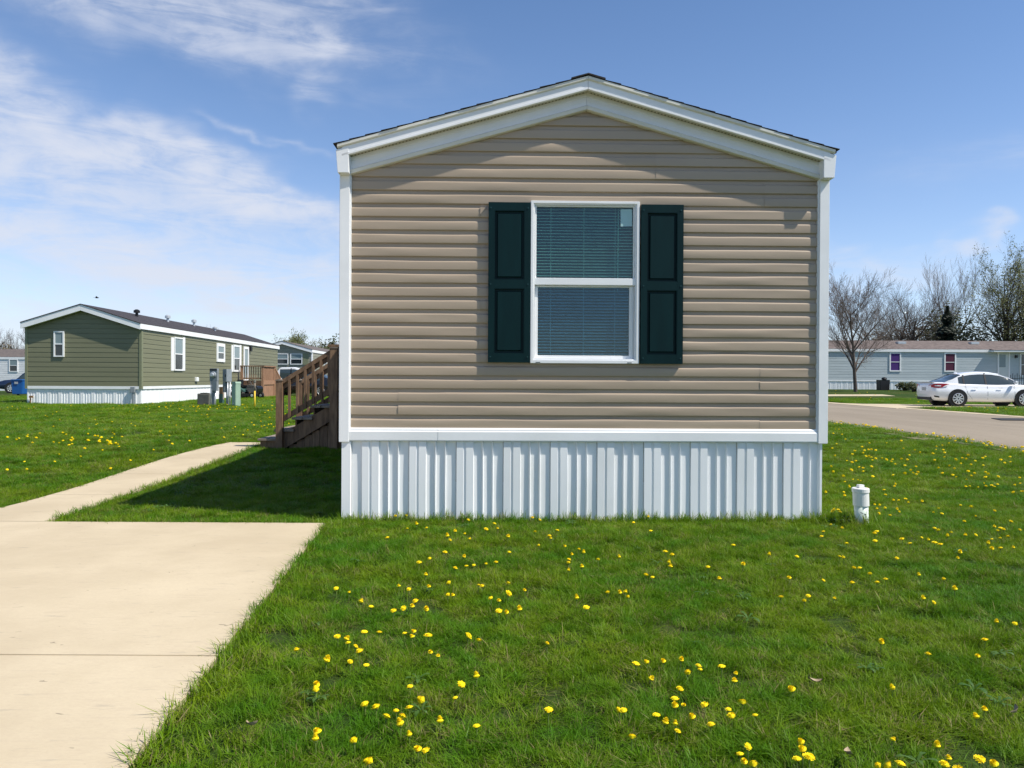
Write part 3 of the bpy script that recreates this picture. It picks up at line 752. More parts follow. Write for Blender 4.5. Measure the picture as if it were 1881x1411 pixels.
part('rim_joist', MB().box(LX0+.001, LX0+.039, SY-.016, D2+.049, LZ-.25, LZ-.037), M['wood'], st)
rg = random.Random(3)
a = sx_(530)
while a < XH:
    wd = .125
    zt = min(LZ-.26, sz_(812) + (a-sx_(519))/(sx_(612)-sx_(519))*(sz_(756)-sz_(812)) - .10) if a < LX0 else LZ-.255
    if zt > GB+.02: part('skirt_board', MB().box(a, a+wd-.006, SY+.041+rg.uniform(0, .006), SY+.062, GB-.04, zt), M['wood'], st)
    a += wd

# ------------------------------------------------------------------ generic far home
def far_board(zb, h, fl, fr, d=.018):
    rows = []
    for dz, dd in ((h, .002), (h*.86, .003), (h*.80, d*.8), (0, d), (-.0005, .002)):
        z = zb+dz; a, b = fl(z), fr(z)
        if b <= a: a = b = 0.0; b += .002; a -= .002
        rows.append([(a, -dd, z), (b, -dd, z)])
    return rows
def opening(parent, name, frame, x0, x1, z0, z1, fw=.07, glass_top='winglass', glass_bot='winglass', fmat='white', sash=True, blinds=False):
    """window on a wall; frame(x, d, z) maps wall coordinates (d = outwards) to local xyz"""
    def bx(a, b, d0, d1, c, e, m):
        m2 = MB().box(a, b, d0, d1, c, e); m2.v = [frame(p, q, r) for p, q, r in m2.v]
        for p in m2.v: m.v.append(p)
        base = len(m.v)-8
        m.f += [tuple(base+i for i in f) for f in m2.f]
    m = MB(); bx(x0, x0+fw, .0, .07, z0, z1, m); bx(x1-fw, x1, .0, .07, z0, z1, m); bx(x0+fw, x1-fw, .0, .068, z0, z0+fw, m); bx(x0+fw, x1-fw, .0, .068, z1-fw, z1, m)
    wn = part(name, m, M[fmat], parent)
    zmid = (z0+z1)/2
    if sash:
        m = MB(); bx(x0+fw, x1-fw, .0, .060, zmid-.022, zmid+.022, m); part('meeting_rail', m, M[fmat], wn)
        m = MB(); bx(x0+fw, x1-fw, .0, .045, zmid+.022, z1-fw, m); part('pane', m, M[glass_top], wn)
        m = MB(); bx(x0+fw, x1-fw, .0, .035, z0+fw, zmid-.022, m); part('pane', m, M[glass_bot], wn)
    else:
        m = MB(); bx(x0+fw, x1-fw, .0, .04, z0+fw, z1-fw, m); part('pane', m, M[glass_top], wn)
    return wn
def far_home(name, label, loc, rz, Wd, Ln, ze, zr, zs, ch, wallm, roofm, trim='white', over=.20, gable_boards=True, side_boards=(1,), ribs=True, cornerm=None, eave_over=.06):
    """gable faces local -y; ze eave height, zr ridge height, zs top of skirting"""
    t = thing(name, label, 'mobile home', loc, rz)
    hw = Wd/2; sl = (zr-ze)/hw
    fw_ = part('front_wall', MB().prism([(-hw, zs), (hw, zs), (hw, ze), (0, zr-.03), (-hw, ze)], lambda p, q, tt: (p, tt, q), .004, .1), M[wallm], t)
    if gable_boards:
        c = 0
        while True:
            zb = zs+.001+c*ch; hwf = lambda z: min(hw-.06, max(0, (zr-.16-z)/sl))
            if hwf(zb+ch*.1) < .1: break
            part('siding_board', MB().grid(far_board(zb, ch, lambda z: -hwf(z), hwf)), M[wallm], fw_); c += 1
    for s in (-1, 1):
        p = part('side_wall', MB().box(min(s*hw, s*(hw-.1)), max(s*hw, s*(hw-.1)), .101, Ln, zs, ze), M[wallm], t)
        if s in side_boards:
            me = None; c = 0
            while zs+(c+1)*ch < ze+.02:
                if me is None:
                    rows = far_board(0, ch, lambda z: .02, lambda z: Ln-.02)
                    o = part('siding_board', MB().grid([[(s*(hw+.001-d), x_, z) for x_, d, z in r] for r in rows]), M[wallm], p); me = o.data
                else: o = link('siding_board', me, p)
                o.location.z = zs+.001+c*ch; c += 1
    part('rear_wall', MB().prism([(-hw, zs), (hw, zs), (hw, ze), (0, zr-.03), (-hw, ze)], lambda p, q, tt: (p, tt, q), Ln-.1, Ln-.004), M[wallm], t)
    # skirting
    sk_ = part('skirting', MB().box(-hw+.03, hw-.03, .03, Ln-.03, -.25, zs-.002), M['white_dirty'], t)
    part('skirting_band', MB().box(-hw-.02, hw+.022, -.03, .029, zs-.11, zs).box(hw-.029, hw+.022, .03, Ln, zs-.11, zs).box(-hw-.02, -hw+.029, .03, Ln, zs-.11, zs), M[trim], t)
    if ribs:
        pat = [(0, 0), (.004, .016), (.06, .016), (.064, .0), (.14, .0), (.152, .016), (.158, .0), (.24, 0), (.252, .016), (.258, 0), (.34, 0), (.352, .016), (.4, .016), (.41, 0)]
        x_ = -hw+.03; me = None
        while x_ < hw-.42:
            if me is None:
                o = part('skirting_panel', MB().grid([[(q, .026-d, z) for q, d in pat] for z in (zs-.112, -.2)]), M['white_dirty'], sk_); me = o.data
            else: o = link('skirting_panel', me, sk_)
            o.location.x = x_; x_ += .42
        y_ = .05; me = None
        while y_ < Ln-.42:
            if me is None:
                o = part('skirting_panel', MB().grid([[(hw-.026+d, q, z) for q, d in pat] for z in (zs-.112, -.2)]), M['white_dirty'], sk_); me = o.data
            else: o = link('skirting_panel', me, sk_)
            o.location.y = y_; y_ += .42
    for s in (-1, 1):
        part('corner_trim', MB().box(min(s*(hw-.07), s*(hw+.03)), max(s*(hw-.07), s*(hw+.03)), -.035, .1, zs-.10, ze), M[cornerm or trim], t)
    # roof
    ov = eave_over
    zeo = ze - sl*ov
    th = .03
    rf = part('roof', MB().prism([(-hw-ov, zeo+.13), (0, zr+.13), (hw+ov, zeo+.13), (hw+ov, zeo+.13-th), (0, zr+.13-th), (-hw-ov, zeo+.13-th)], lambda p, q, tt: (p, tt, q), -over-.02, Ln+.2), M[roofm], t)
    for s in (-1, 1):
        part('rake_fascia', MB().prism([(-over, .10), (-over, -.13), (-over+.02, -.13), (-over+.02, .10)], lambda p, q, tt: (s*tt, p, zr - sl*tt + q), .002, hw+ov-.01), M[trim], t)
        part('rake_soffit', MB().prism([(-over+.021, -.10), (.0, -.10), (.0, -.085), (-over+.021, -.085)], lambda p, q, tt: (s*tt, p, zr - sl*tt + q), .002, hw+ov-.02), M[trim], t)
        part('eave_fascia', MB().box(min(s*(hw+ov-.02), s*(hw+ov+.005)), max(s*(hw+ov-.02), s*(hw+ov+.005)), -over+.021, Ln+.19, zeo-.10, zeo+.10), M[trim], t)
        part('eave_soffit', MB().box(min(s*(hw-.02), s*(hw+ov-.021)), max(s*(hw-.02), s*(hw+ov-.021)), .0, Ln, zeo-.09, zeo-.07), M[trim], t)
    return t, rf, hw, sl

# olive green home on the left
GY, GX = 30.0, -14.5
GW = 4.40
gyaw = R(2.2)
gh, groof, ghw, gsl = far_home('mobile_home', 'olive green mobile home with white windows across the left lawn', (GX-GW/2, GY, 0.18), gyaw, GW, 20.0, 3.10, 3.80, .74, .188, 'green', 'roofdark', over=.26, cornerm='olive_trim', eave_over=.08)
front = lambda x, d, z: (x, -d, z)
gside = lambda x, d, z: (ghw+d, x, z)
def gfx(u): return (u-CX)/F*GY - (GX-GW/2)
def gfz(v): return H - (v-693)/F*GY - .18
opening(gh, 'window', front, gfx(101), gfx(119.5), gfz(656), gfz(609), .05, 'winblind', 'winglass')
def side_t(u):      # distance along the side wall for image column u
    bx_, by_ = GX-GW/2 + ghw*math.cos(gyaw), GY + ghw*math.sin(gyaw)
    k_ = (u-CX)/F      # x = k y
    # bx - t sin = k (by + t cos)
    return (bx_ - k_*by_)/(math.sin(gyaw) + k_*math.cos(gyaw))
def side_z(u, v):
    t_ = side_t(u); y = GY + ghw*math.sin(gyaw) + t_*math.cos(gyaw)
    return H - (v-(697+(u-CX)*.0052))/F*y - .18
def swin(u0, u1, v0, v1, name='window', **kw):
    return opening(gh, name, gside, side_t(u0), side_t(u1), side_z((u0+u1)/2, v1), side_z((u0+u1)/2, v0), **kw)
swin(318, 334, 620, 681, fw=.06, glass_top='winblind')
swin(396.5, 411, 631, 665, fw=.16, glass_top='winblind')
swin(427, 439, 634, 683, fw=.10, glass_top='winblind')
swin(446, 455, 637, 700, 'door', fw=.14, sash=False, glass_top='winblind')
for (u0, u1, v0, v1) in ((313, 317.6, 620, 681), (334.4, 338.5, 620, 681), (424, 426.7, 634, 683), (439.3, 442, 634, 683)):
    part('white_shutter', MB().box(ghw+.0, ghw+.04, side_t(u0), side_t(u1), side_z((u0+u1)/2, v1), side_z((u0+u1)/2, v0)), M['white'], gh)
part('dryer_vent', MB().box(ghw+.0, ghw+.12, side_t(357), side_t(361), side_z(358, 701), side_z(358, 693)), M['white'], gh, bevel=.02)
part('wall_lamp', MB().box(ghw+.0, ghw+.14, side_t(456.5), side_t(459), side_z(458, 645), side_z(458, 636)), M['black'], gh)
part('meter_riser', MB().box(ghw-.32, ghw-.25, -.10, -.04, -.1, .62).box(ghw-.37, ghw-.21, -.12, -.03, .5, .72), M['grey_metal'], gh)
part('frost_tap', MB().box(-ghw+.16, -ghw+.30, -.09, -.03, .28, .36).box(-ghw+.17, -ghw+.21, -.06, -.03, .0, .28), M['rust'], gh)
for (rx, ry, hh) in ((.7, 3.0, .25), (.6, 6.5, .28), (.35, 10.5, .30), (.75, 12.5, .18)):
    zz_ = 3.80+.13 - gsl*rx
    part('roof_vent', MB().lathe([(.06, -.05), (.06, hh*.6), (.13, hh*.62), (.13, hh), (.05, hh+.05)], 10, (rx, ry, zz_)), M['pale_metal'] if ry > 5 else M['black'], groof)

# deck of the olive home
dk = thing('porch_deck', 'tan wooden porch deck with steps against the olive green home', 'porch', (0, 0, 0))
DX0, DX1, DY0, DY1, DZ, DG = -14.78, -13.58, 42.0, 44.0, 1.13, .20
RT = 1.93
for i in range(10): part('deck_board', MB().box(DX0+i*.12, DX0+i*.12+.112, DY0, DY1, DZ-.03, DZ), M['wood_tan'], dk)
part('deck_beam', MB().box(DX0, DX1, DY0-.045, DY0-.005, DZ-.22, DZ+.01), M['wood_tan'], dk)
part('deck_beam', MB().box(DX1+.005, DX1+.045, DY0, DY1, DZ-.22, DZ+.01), M['wood_tan'], dk)
for (px0, py0) in ((DX0, DY0-.05), (DX1-.06, DY0-.05), (DX1-.06, DY1-.1)): part('post', MB().box(px0, px0+.12, py0-.11, py0-.0, DG-.1, RT-.04), M['wood_tan'], dk)
part('hand_rail', MB().box(DX0-.02, DX1+.1, DY0-.18, DY0-.02, RT-.04, RT+.02), M['wood'], dk)
part('hand_rail', MB().box(DX1-.05, DX1+.09, DY0-.019, DY1, RT-.04, RT+.02), M['wood_tan'], dk)
part('low_rail', MB().box(DX0+.12, DX1-.06, DY0-.12, DY0-.08, DZ+.08, DZ+.16), M['wood'], dk)
for i in range(8): part('baluster', MB().box(DX0+.17+i*.125, DX0+.21+i*.125, DY0-.078, DY0-.05, DZ+.06, RT-.04), M['wood'], dk)
for i in range(12): part('side_baluster', MB().box(DX1-.005, DX1+.025, DY0+.08+i*.155, DY0+.18+i*.155, DZ-.0, RT-.041), M['wood_tan'], dk)
for i in range(10): part('skirt_board', MB().box(DX0+.05+i*.12, DX0+.162+i*.12, DY0-.004, DY0+.018, DG-.05, DZ-.221), M['wood'] if i < 5 else M['wood_tan'], dk)
for i in range(15): part('skirt_board', MB().box(DX1-.02, DX1+.004, DY0+.02+i*.13, DY0+.145+i*.13, DG-.05, DZ-.221), M['wood_tan'], dk)
for i in range(5): part('step', MB().box(DX0+.1, DX1, DY1+i*.27, DY1+.30+i*.27, DG-.05, DZ-.17*(i+1)), M['rust'], dk)
part('stair_rail', MB().prism([(DY1-.05, RT-.1), (DY1+1.4, RT-.95), (DY1+1.4, RT-.87), (DY1-.05, RT+.0)], lambda p, q, t: (t, p, q), DX1-.02, DX1+.05), M['wood_tan'], dk)
for i in range(8): part('side_baluster', MB().box(DX1, DX1+.03, DY1+.1+i*.16, DY1+.16+i*.16, DZ-.15-i*.1, RT-.16-i*.094), M['wood_tan'], dk)
part('post', MB().box(DX1-.03, DX1+.07, DY1+1.35, DY1+1.45, DG-.1, RT-.75), M['wood_tan'], dk)

# greige home behind the steps
gg, r_, hw_, sl_ = far_home('mobile_home', 'small greige mobile home with three windows seen behind the steps', (-17.6, 59.0, .12), R(1.5), 4.5, 16, 3.25, 3.88, .85, .2, 'greige', 'rooftaupe', over=.2, ribs=False)
for a in (-1.15, -.02, 1.05): opening(gg, 'window', front, a-.46, a+.46, 2.20, 3.04, .06, 'winblind', 'winglass')
part('shutter', MB().box(1.56, 1.96, -.06, -.0, 2.18, 3.06), M['olive_trim'], gg)
opening(gg, 'window', lambda x, d, z: (hw_+d, x, z), 4, 5, 2.1, 3.0, .06)
part('roof_vent', MB().lathe([(.08, -.1), (.08, .3), (.18, .32), (.18, .45), (.08, .5)], 10, (1.9, 11, 3.75)).lathe([(.08, -.1), (.08, .5), (.18, .52), (.18, .65), (.08, .7)], 10, (1.6, 12.5, 3.8)), M['pale_metal'], r_)

# white home at the far left edge, long side to the camera
wh, wr, whw, wsl = far_home('mobile_home', 'white mobile home at the far left edge behind the dark car', (-38.0, 72.0, .02), R(90), 4.6, 24, 2.95, 3.70, .75, .2, 'farwhite', 'rooftaupe', ribs=False, side_boards=(-1,))
wside = lambda x, d, z: (-whw-d, x, z)
opening(wh, 'window', wside, 6.75, 7.55, 1.7, 2.85, .07, 'winblind', 'winglass')
for yy in (6.2, 9.6): part('roof_vent', MB().box(-1.3, -1.0, yy, yy+.6, 3.36, 3.52), M['black'], wr)

# blue grey home across the road, long side to the camera
BGX, BGY, BGZ = 46.0, 60.2, .65
bh, br, bhw, bsl = far_home('mobile_home', 'long blue grey mobile home across the road behind the white sedan', (BGX, BGY, BGZ), R(90), 4.4, 27.5, 2.98, 3.68, .72, .2, 'bluegrey', 'roofbrown', ribs=False, side_boards=(-1,), eave_over=.12)
bside = lambda x, d, z: (-bhw-d, x, z)
def by(u): return BGX - (u-CX)/F*58.0
def bz(v, u=1740): return H - (v-(697+(u-CX)*.0052))/F*58.0 - BGZ
opening(bh, 'window', bside, by(1654), by(1633), bz(683), bz(648), .09, 'purple', 'purple')
opening(bh, 'window', bside, by(1755), by(1733.5), bz(683), bz(648), .09, 'magenta', 'magenta')
opening(bh, 'window', bside, by(1896), by(1872.5), bz(691), bz(648), .09, 'winglass', 'winglass')
dr = opening(bh, 'door', bside, by(1854), by(1831.5), bz(713), bz(645), .10, 'doorpaint', sash=False)
part('door_window', MB().box(-bhw-.06, -bhw-.03, by(1846), by(1834), bz(674), bz(651)), M['winblind'], dr)
part('wall_lamp', MB().box(-bhw-.14, -bhw, by(1867), by(1863), bz(657), bz(652)), M['black'], bh)
part('porch_overhang', MB().box(-bhw-.62, -bhw-.13, .3, by(1816), 2.86, 2.98), M['white'], bh)
part('porch_roof', MB().prism([(-bhw-.64, 2.981), (-bhw-.10, 3.02), (-bhw-.10, 3.10), (-bhw-.64, 3.0)], lambda p, q, t: (p, t, q), .28, by(1815.5)), M['roofbrown'], bh)
skb = None
for i in range(64):
    y_ = .1+i*.42
    if y_ > 27: break
    if skb is None:
        pat = [(0, 0), (.004, .016), (.1, .016), (.104, .0), (.2, .0), (.212, .016), (.218, .0), (.3, 0), (.312, .016), (.318, 0), (.41, 0)]
        o = part('skirting_panel', MB().grid([[(-bhw+.026-d, q, z) for q, d in pat] for z in (.608, -.2)]), M['white_dirty'], bh); skb = o.data
    else: o = link('skirting_panel', skb, bh)
    o.location.y = y_
for u in (1666, 1803): part('roof_vent', MB().box(-1.0, -.55, by(u)-.55, by(u)+.1, 3.68+.13-bsl*.8-.06, 3.68+.13-bsl*.8+.14), M['pale_metal'], br, bevel=.03)
part('roof_vent', MB().lathe([(.06, -.1), (.06, .35)], 8, (-.9, by(1596), 3.5)), M['pale_metal'], br)
rail = thing('porch_railing', 'black iron porch railing by the door of the blue grey home', 'railing', at(1856, 714, 56.2))
rail.location.z = gz(rail.location.x, 56.2)
for i in range(9): part('baluster', MB().box(i*.16, i*.16+.025, 0, .025, 0, 1.15+.12*(i % 2)), M['black'], rail)
part('hand_rail', MB().box(0, 1.4, -.01, .035, .85, .89), M['black'], rail)
part('step_block', MB().box(-1.4, 1.5, .1, 1.2, -.1, .45), M['concrete'], rail)

# ------------------------------------------------------------------ vehicles
def interp(tab, x):
    for (a, *va), (b, *vb) in zip(tab[:-1], tab[1:]):
        if a <= x <= b:
            t = (x-a)/(b-a) if b > a else 0; t = t*t*(3-2*t)*.5 + t*.5
            return [p+(q-p)*t for p, q in zip(va, vb)]
    return list(tab[0][1:]) if x < tab[0][0] else list(tab[-1][1:])
SEDAN = dict(body=[(-2.31, .62, .42, .84), (-2.27, .74, .30, .96), (-2.15, .80, .24, 1.01), (-1.7, .86, .21, 1.01), (-1.0, .885, .19, .955), (.3, .89, .18, .93), (1.1, .885, .19, .95), (1.6, .87, .21, .90), (2.05, .81, .23, .78), (2.25, .70, .27, .66), (2.31, .55, .38, .56)],
    cab=[(-1.86, .66, 1.00), (-1.6, .65, 1.12), (-1.1, .62, 1.355), (-.75, .60, 1.43), (-.3, .595, 1.465), (.1, .595, 1.455), (.45, .60, 1.40), (.8, .63, 1.26), (1.25, .68, .985)],
    base=.93, wb=(-1.32, 1.38), wr=.325, pillars=(-1.02, -.12), side=(-1.25, 1.02))
SUV = dict(body=[(-2.3, .70, .50, 1.0), (-2.2, .84, .34, 1.05), (-1.5, .93, .30, 1.08), (0, .94, .28, 1.05), (1.0, .93, .29, 1.08), (1.8, .91, .30, 1.02), (2.2, .84, .34, .92), (2.3, .70, .45, .80)],
    cab=[(-2.22, .76, 1.05), (-2.1, .74, 1.5), (-1.9, .72, 1.74), (-.8, .72, 1.80), (.2, .72, 1.76), (.6, .73, 1.6), (1.15, .76, 1.07)], base=1.05, wb=(-1.40, 1.42), wr=.38, pillars=(-1.1, -.05), side=(-1.8, .85))
PICKUP = dict(body=[(-2.8, .86, .50, 1.06), (-2.7, .93, .40, 1.10), (-1.0, .95, .36, 1.10), (0, .95, .36, 1.08), (1.2, .94, .36, 1.12), (2.2, .92, .38, 1.08), (2.6, .86, .42, .98), (2.7, .75, .5, .85)],
    cab=[(-1.0, .78, 1.08), (-.92, .76, 1.6), (-.75, .74, 1.80), (.2, .74, 1.82), (.6, .75, 1.7), (1.2, .80, 1.10)], base=1.08, wb=(-1.75, 1.75), wr=.39, pillars=(-.0,), side=(-.75, .9))
def car(name, label, loc, rz, sp, paint, cat, group=None, detail=True):
    t = thing(name, label, cat, loc, rz, group)
    xs_ = sorted(set([b[0] for b in sp['body']] + list(np.linspace(sp['body'][0][0], sp['body'][-1][0], 40))))
    rows = []
    for x in xs_:
        wdt, zb, zt = interp(sp['body'], x)
        h_ = zt-zb
        half = [(0, zb), (wdt*.80, zb), (wdt*.93, zb+.05), (wdt*.985, zb+.18*h_+.03), (wdt, zb+.48*h_), (wdt*.992, zb+.66*h_), (wdt*.962, zb+.70*h_), (wdt*.945, zt-.10), (wdt*.90, zt-.025), (wdt*.80, zt), (0, zt+.018)]
        rows.append([(x, -y, z) for y, z in half] + [(x, y, z) for y, z in half[-2:0:-1]])
    m = MB().grid(rows, closed=True); n = len(rows[0])
    m.f.append(tuple(range(n))[::-1]); e = (len(rows)-1)*n; m.f.append(tuple(e+i for i in range(n)))
    body = part('body', m, M[paint], t, True)
    # glasshouse as glass, then roof skin and pillars in body colour just proud of it
    cx_ = sorted(set([c[0] for c in sp['cab']] + list(np.linspace(sp['cab'][0][0], sp['cab'][-1][0], 24))))
    zb = sp['base']
    def cabsec(x, grow=0.0, top=False):
        wr_, zt = interp(sp['cab'], x); wb_ = interp(sp['body'], x)[0]*.90
        zt += grow
        k_ = max(0.0, min(1, (zt-zb)/.5)); wt_ = wb_ + (wr_-wb_)*k_
        if top: return [(x, -wt_*1.0-grow, zt-.075*k_), (x, -wt_*.93, zt-.022), (x, -wt_*.6, zt+.004), (x, 0, zt+.012), (x, wt_*.6, zt+.004), (x, wt_*.93, zt-.022), (x, wt_*1.0+grow, zt-.075*k_)]
        return [(x, -wb_-grow, zb-.06), (x, -wt_-grow, zt-.07*k_), (x, -wt_*.93, zt-.02), (x, 0, zt+.01), (x, wt_*.93, zt-.02), (x, wt_+grow, zt-.07*k_), (x, wb_+grow, zb-.06)]
    gm = MB().grid([cabsec(x) for x in cx_])
    gl = part('windows', gm, M['carglass'], t, True)
    x0, x1 = sp['side']; zmax = max(c[2] for c in sp['cab'])
    lo = [c[0] for c in sp['cab'] if c[2] > zmax-.125]; rx0, rx1 = min(lo)-.02, max(lo)+.02
    part('roof_panel', MB().grid([cabsec(x, .008, True) for x in np.linspace(rx0, rx1, 16)]), M[paint], t, True)
    def sidept(x, f, grow=.010):      # point on the cab side at fraction f from belt to roof
        sec = cabsec(x, grow)
        a, b = Vector(sec[0]), Vector(sec[1]); a = a + (b-a)*(.06/max(.07, (b.z-a.z)))
        return a + (b-a)*f
    for s in (1, -1):
        def flip(p): return (p[0], p[1]*s, p[2])
        m = MB()
        for px0 in sp['pillars']:
            m.grid([[flip(sidept(px0+dx, f)) for f in (0, .5, 1.02)] for dx in (-.035, .035)])
        part('pillar', m, M['black'], gl)
        m = MB()
        for dx0, dx1, xa in ((sp['cab'][0][0]+.02, 0, 0),):
            xr = [x for x in np.linspace(sp['cab'][0][0]+.02, x0, 8)]
            m.grid([[flip(sidept(x, 0)), flip(sidept(x, 1.02))] for x in xr])
            xr = [x for x in np.linspace(x1, sp['cab'][-1][0]-.06, 7)]
            m.grid([[flip(sidept(x, .55 if i == 0 else 0)), flip(sidept(x, 1.02))] for i, x in enumerate(xr)])
            xr = np.linspace(x0, x1, 14)
            m.grid([[flip(sidept(x, .90)), flip(sidept(x, 1.04))] for x in xr])
        part('roof_pillar', m, M[paint], t, True)
    # wheels
    rw = sp['wr']
    for x in sp['wb']:
        for s in (-1, 1):
            yw = s*(interp(sp['body'], x)[0])
            part('wheel_arch', MB().lathe([(rw+.065, -.25), (rw+.065, .012)] if s > 0 else [(rw+.065, -.012), (rw+.065, .25)], 28, (x, yw, rw+.02), 'y'), M['black'], t)
            wl = part('wheel', MB().lathe([(rw-.05, -.10), (rw, -.08), (rw, .08), (rw-.05, .105)], 28, (x, yw-s*.085, rw), 'y'), M['tyre'], t, False)
            yo = yw + s*.028
            part('rim', MB().lathe(([(rw*.70, -.02), (rw*.66, .0), (rw*.60, -.012), (.05, -.008), (.04, .0)] if s > 0 else [(.04, -.0), (.05, .008), (rw*.60, .012), (rw*.66, .0), (rw*.70, .02)]), 24, (x, yo, rw), 'y'), M['black'], wl)
            sp_ = MB()
            for q in range(9):
                a = q*2*math.pi/9; ca, sa = math.cos(a), math.sin(a)
                pts = [(.03, -.018), (rw*.66, -.030), (rw*.66, .030), (.03, .018)]
                sp_.prism(pts, lambda p, r, tt: (x + p*ca - r*sa, tt, rw + p*sa + r*ca), yo+s*.002, yo+s*.014)
            sp_.tube([(x+rw*.67*math.cos(a), yo+s*.006, rw+rw*.67*math.sin(a)) for a in np.linspace(0, 6.2832, 25)], [.014]*25, 5, False)
            part('spokes', sp_, M['rim'], wl)
    if not detail: return t
    xb = sp['body'][0][0]; xf = sp['body'][-1][0]
    wq = lambda x: interp(sp['body'], x)[0]
    for s in (-1, 1):
        y = lambda x, o=.006: s*(wq(x)*.985+o)
        # tail lamp wraps round the corner
        tm = MB()
        pts = [(-2.285, .70, .80, .92), (-2.24, .0, .78, .95), (-2.1, 0, .775, .965), (-1.95, 0, .80, .965), (-1.78, 0, .90, .955), (-1.66, 0, .945, .955)]
        rws = []
        for (x, _, za, zc) in pts: rws.append([(x, y(x, .008), za), (x, y(x, .004)*.985, zc)])
        tm.grid([[(xb-.002, s*.40, .80), (xb+.01, s*.40, .90)], [(xb+.005, s*.56, .79), (xb+.02, s*.56, .92)]] + rws)
        tl = part('tail_lamp', tm, M['tail'], t)
        part('lamp_reflector', MB().grid([[(x, y(x, .012), .845), (x, y(x, .012)*.995, .885)] for x in (-2.22, -2.14, -2.06, -1.99)]), M['lamp'], tl)
        for xh in (-.72, .30):
            part('door_handle', MB().box(xh, xh+.20, min(s*.888, s*.915), max(s*.888, s*.915), .775, .80), M[paint], t, bevel=.006)
        for (xa, za, xc, zc) in ((-.10, .30, -.10, .93), (1.02, .32, .98, .93), (-.92, .55, -1.02, .95), (-.72, .30, -.92, .55)):
            pts_ = []
            for i in range(7):
                f = i/6; xx = xa+(xc-xa)*f; z_ = za+(zc-za)*f
                wd, zb_, zt_ = interp(sp['body'], xx); h_ = zt_-zb_; q = (z_-zb_)/h_
                yy = wd*(.985 if q < .3 else 1.0 if q < .6 else .99 if q < .68 else .955)+.002
                pts_.append([(xx-.007, s*yy, z_), (xx+.007, s*yy, z_)])
            part('door_seam', MB().grid(pts_), M['grey_metal'], t)
        mr = part('mirror', MB().box(.92, 1.06, min(s*.86, s*1.03), max(s*.86, s*1.03), .97, 1.09), M[paint], t, bevel=.03)
        part('head_lamp', MB().grid([[(x, y(x), .62), (x, y(x), .74)] for x in (1.75, 1.95, 2.1, 2.22)]), M['lamp'], t)
        part('fog_vent', MB().grid([[(x, y(x, .006), .40-.02*i), (x, y(x, .006), .46-.02*i)] for i, x in enumerate((-2.24, -2.15, -2.05))]), M['black'], t)
    part('rear_valance', MB().box(xb-.006, xb+.30, -.62, .62, .26, .40), M['black'], t, bevel=.02)
    part('number_plate', MB().box(xb-.012, xb+.01, -.17, .17, .66, .80), M['plate'], t)
    part('boot_lip', MB().box(xb+.02, xb+.14, -.66, .66, 1.005, 1.025), M[paint], t, bevel=.008)
    part('seat', MB().box(-.75, -.60, -.55, -.25, .7, 1.18).box(.05, .2, -.5, -.2, .7, 1.2), M['black'], t)
    part('aerial', MB().box(-1.05, -.93, -.02, .02, 1.40, 1.46), M[paint], t)
    return t
CARX = 20.15
car('parked_car', 'white four door sedan parked on the concrete pad across the road', (CARX, 33.2, gz(18, 33)+.03), R(-3.0), SEDAN, 'carwhite', 'car')
p = onground(30, 722)
car('parked_car', 'dark navy sport utility car half hidden behind the olive green home', (-37.6, 60.6, 0.0), R(203), SUV, 'carnavy', 'car', detail=False)
car('parked_car', 'white pickup truck parked beyond the wooden steps', (-15.2, 53.5, .20), R(4), PICKUP, 'carwhite', 'car', detail=False)
car('parked_car', 'low black sedan parked in front of the white pickup beyond the steps', (-12.7, 47.0, .20), R(176), SEDAN, 'carblack', 'car', detail=False)

# blue wheelie bin by the dark car
b_ = thing('wheelie_bin', 'blue wheeled rubbish bin beside the dark car', 'bin', (-33.9, 53.0, 0.0))
part('bin_body', MB().prism([(-.33, .08), (.33, .08), (.40, 1.0), (-.40, 1.0)], lambda p, q, t: (p, t, q), -.35, .38), M['bin'], b_, bevel=.03)
part('lid', MB().prism([(-.42, 1.002), (.42, 1.002), (.40, 1.08), (-.40, 1.10)], lambda p, q, t: (p, t, q), -.40, .42), M['bin'], b_, bevel=.02)
part('wheel', MB().lathe([(.11, -.04), (.11, .04)], 14, (.36, .36, .11), 'x'), M['tyre'], b_)
part('wheel', MB().lathe([(.11, -.04), (.11, .04)], 14, (-.36, .36, .11), 'x'), M['tyre'], b_)
part('label_patch', MB().box(-.14, .10, -.395, -.375, .78, .93), M['plate'], b_)

# ------------------------------------------------------------------ utilities in the left lawn
def gp(x, y): return (x, y, gz(x, y))
q = gp((393.5-CX)/F*29.0, 29.0)
mt = thing('meter_pedestal', 'grey electric meter on a post with round dial', 'electric meter', q, R(-12))
part('meter_box', MB().box(-.16, .16, -.06, .06, .95, 1.42), M['grey_metal'], mt, bevel=.01)
part('meter_ring', MB().lathe([(.11, -.03), (.125, .0), (.125, .03)], 20, (0, -.085, 1.18), 'y'), M['grey_metal'], mt)
part('meter_glass', MB().lathe([(.06, -.06), (.085, -.04), (.085, .0)], 18, (0, -.115, 1.18), 'y'), M['pale_metal'], mt)
part('breaker_box', MB().box(-.04, .16, -.09, .05, .58, .945), M['grey_metal'], mt, bevel=.008)
part('post', MB().box(-.08, .0, -.03, .05, -.1, .945), M['grey_metal'], mt)
part('conduit', MB().tube([(-.10, -.05, -.1), (-.10, -.05, .95)], [.022]*2, 8).tube([(.07, -.03, -.1), (.07, -.03, .58)], [.024]*2, 8), M['pale_metal'], mt, True)
part('label_strip', MB().box(-.15, .15, -.066, -.0605, 1.34, 1.40), M['black'], mt)
q = gp((418-CX)/F*29.2, 29.2)
pb_ = thing('panel_pedestal', 'tall grey electric panel box on a dark post', 'electric panel', q, R(-38))
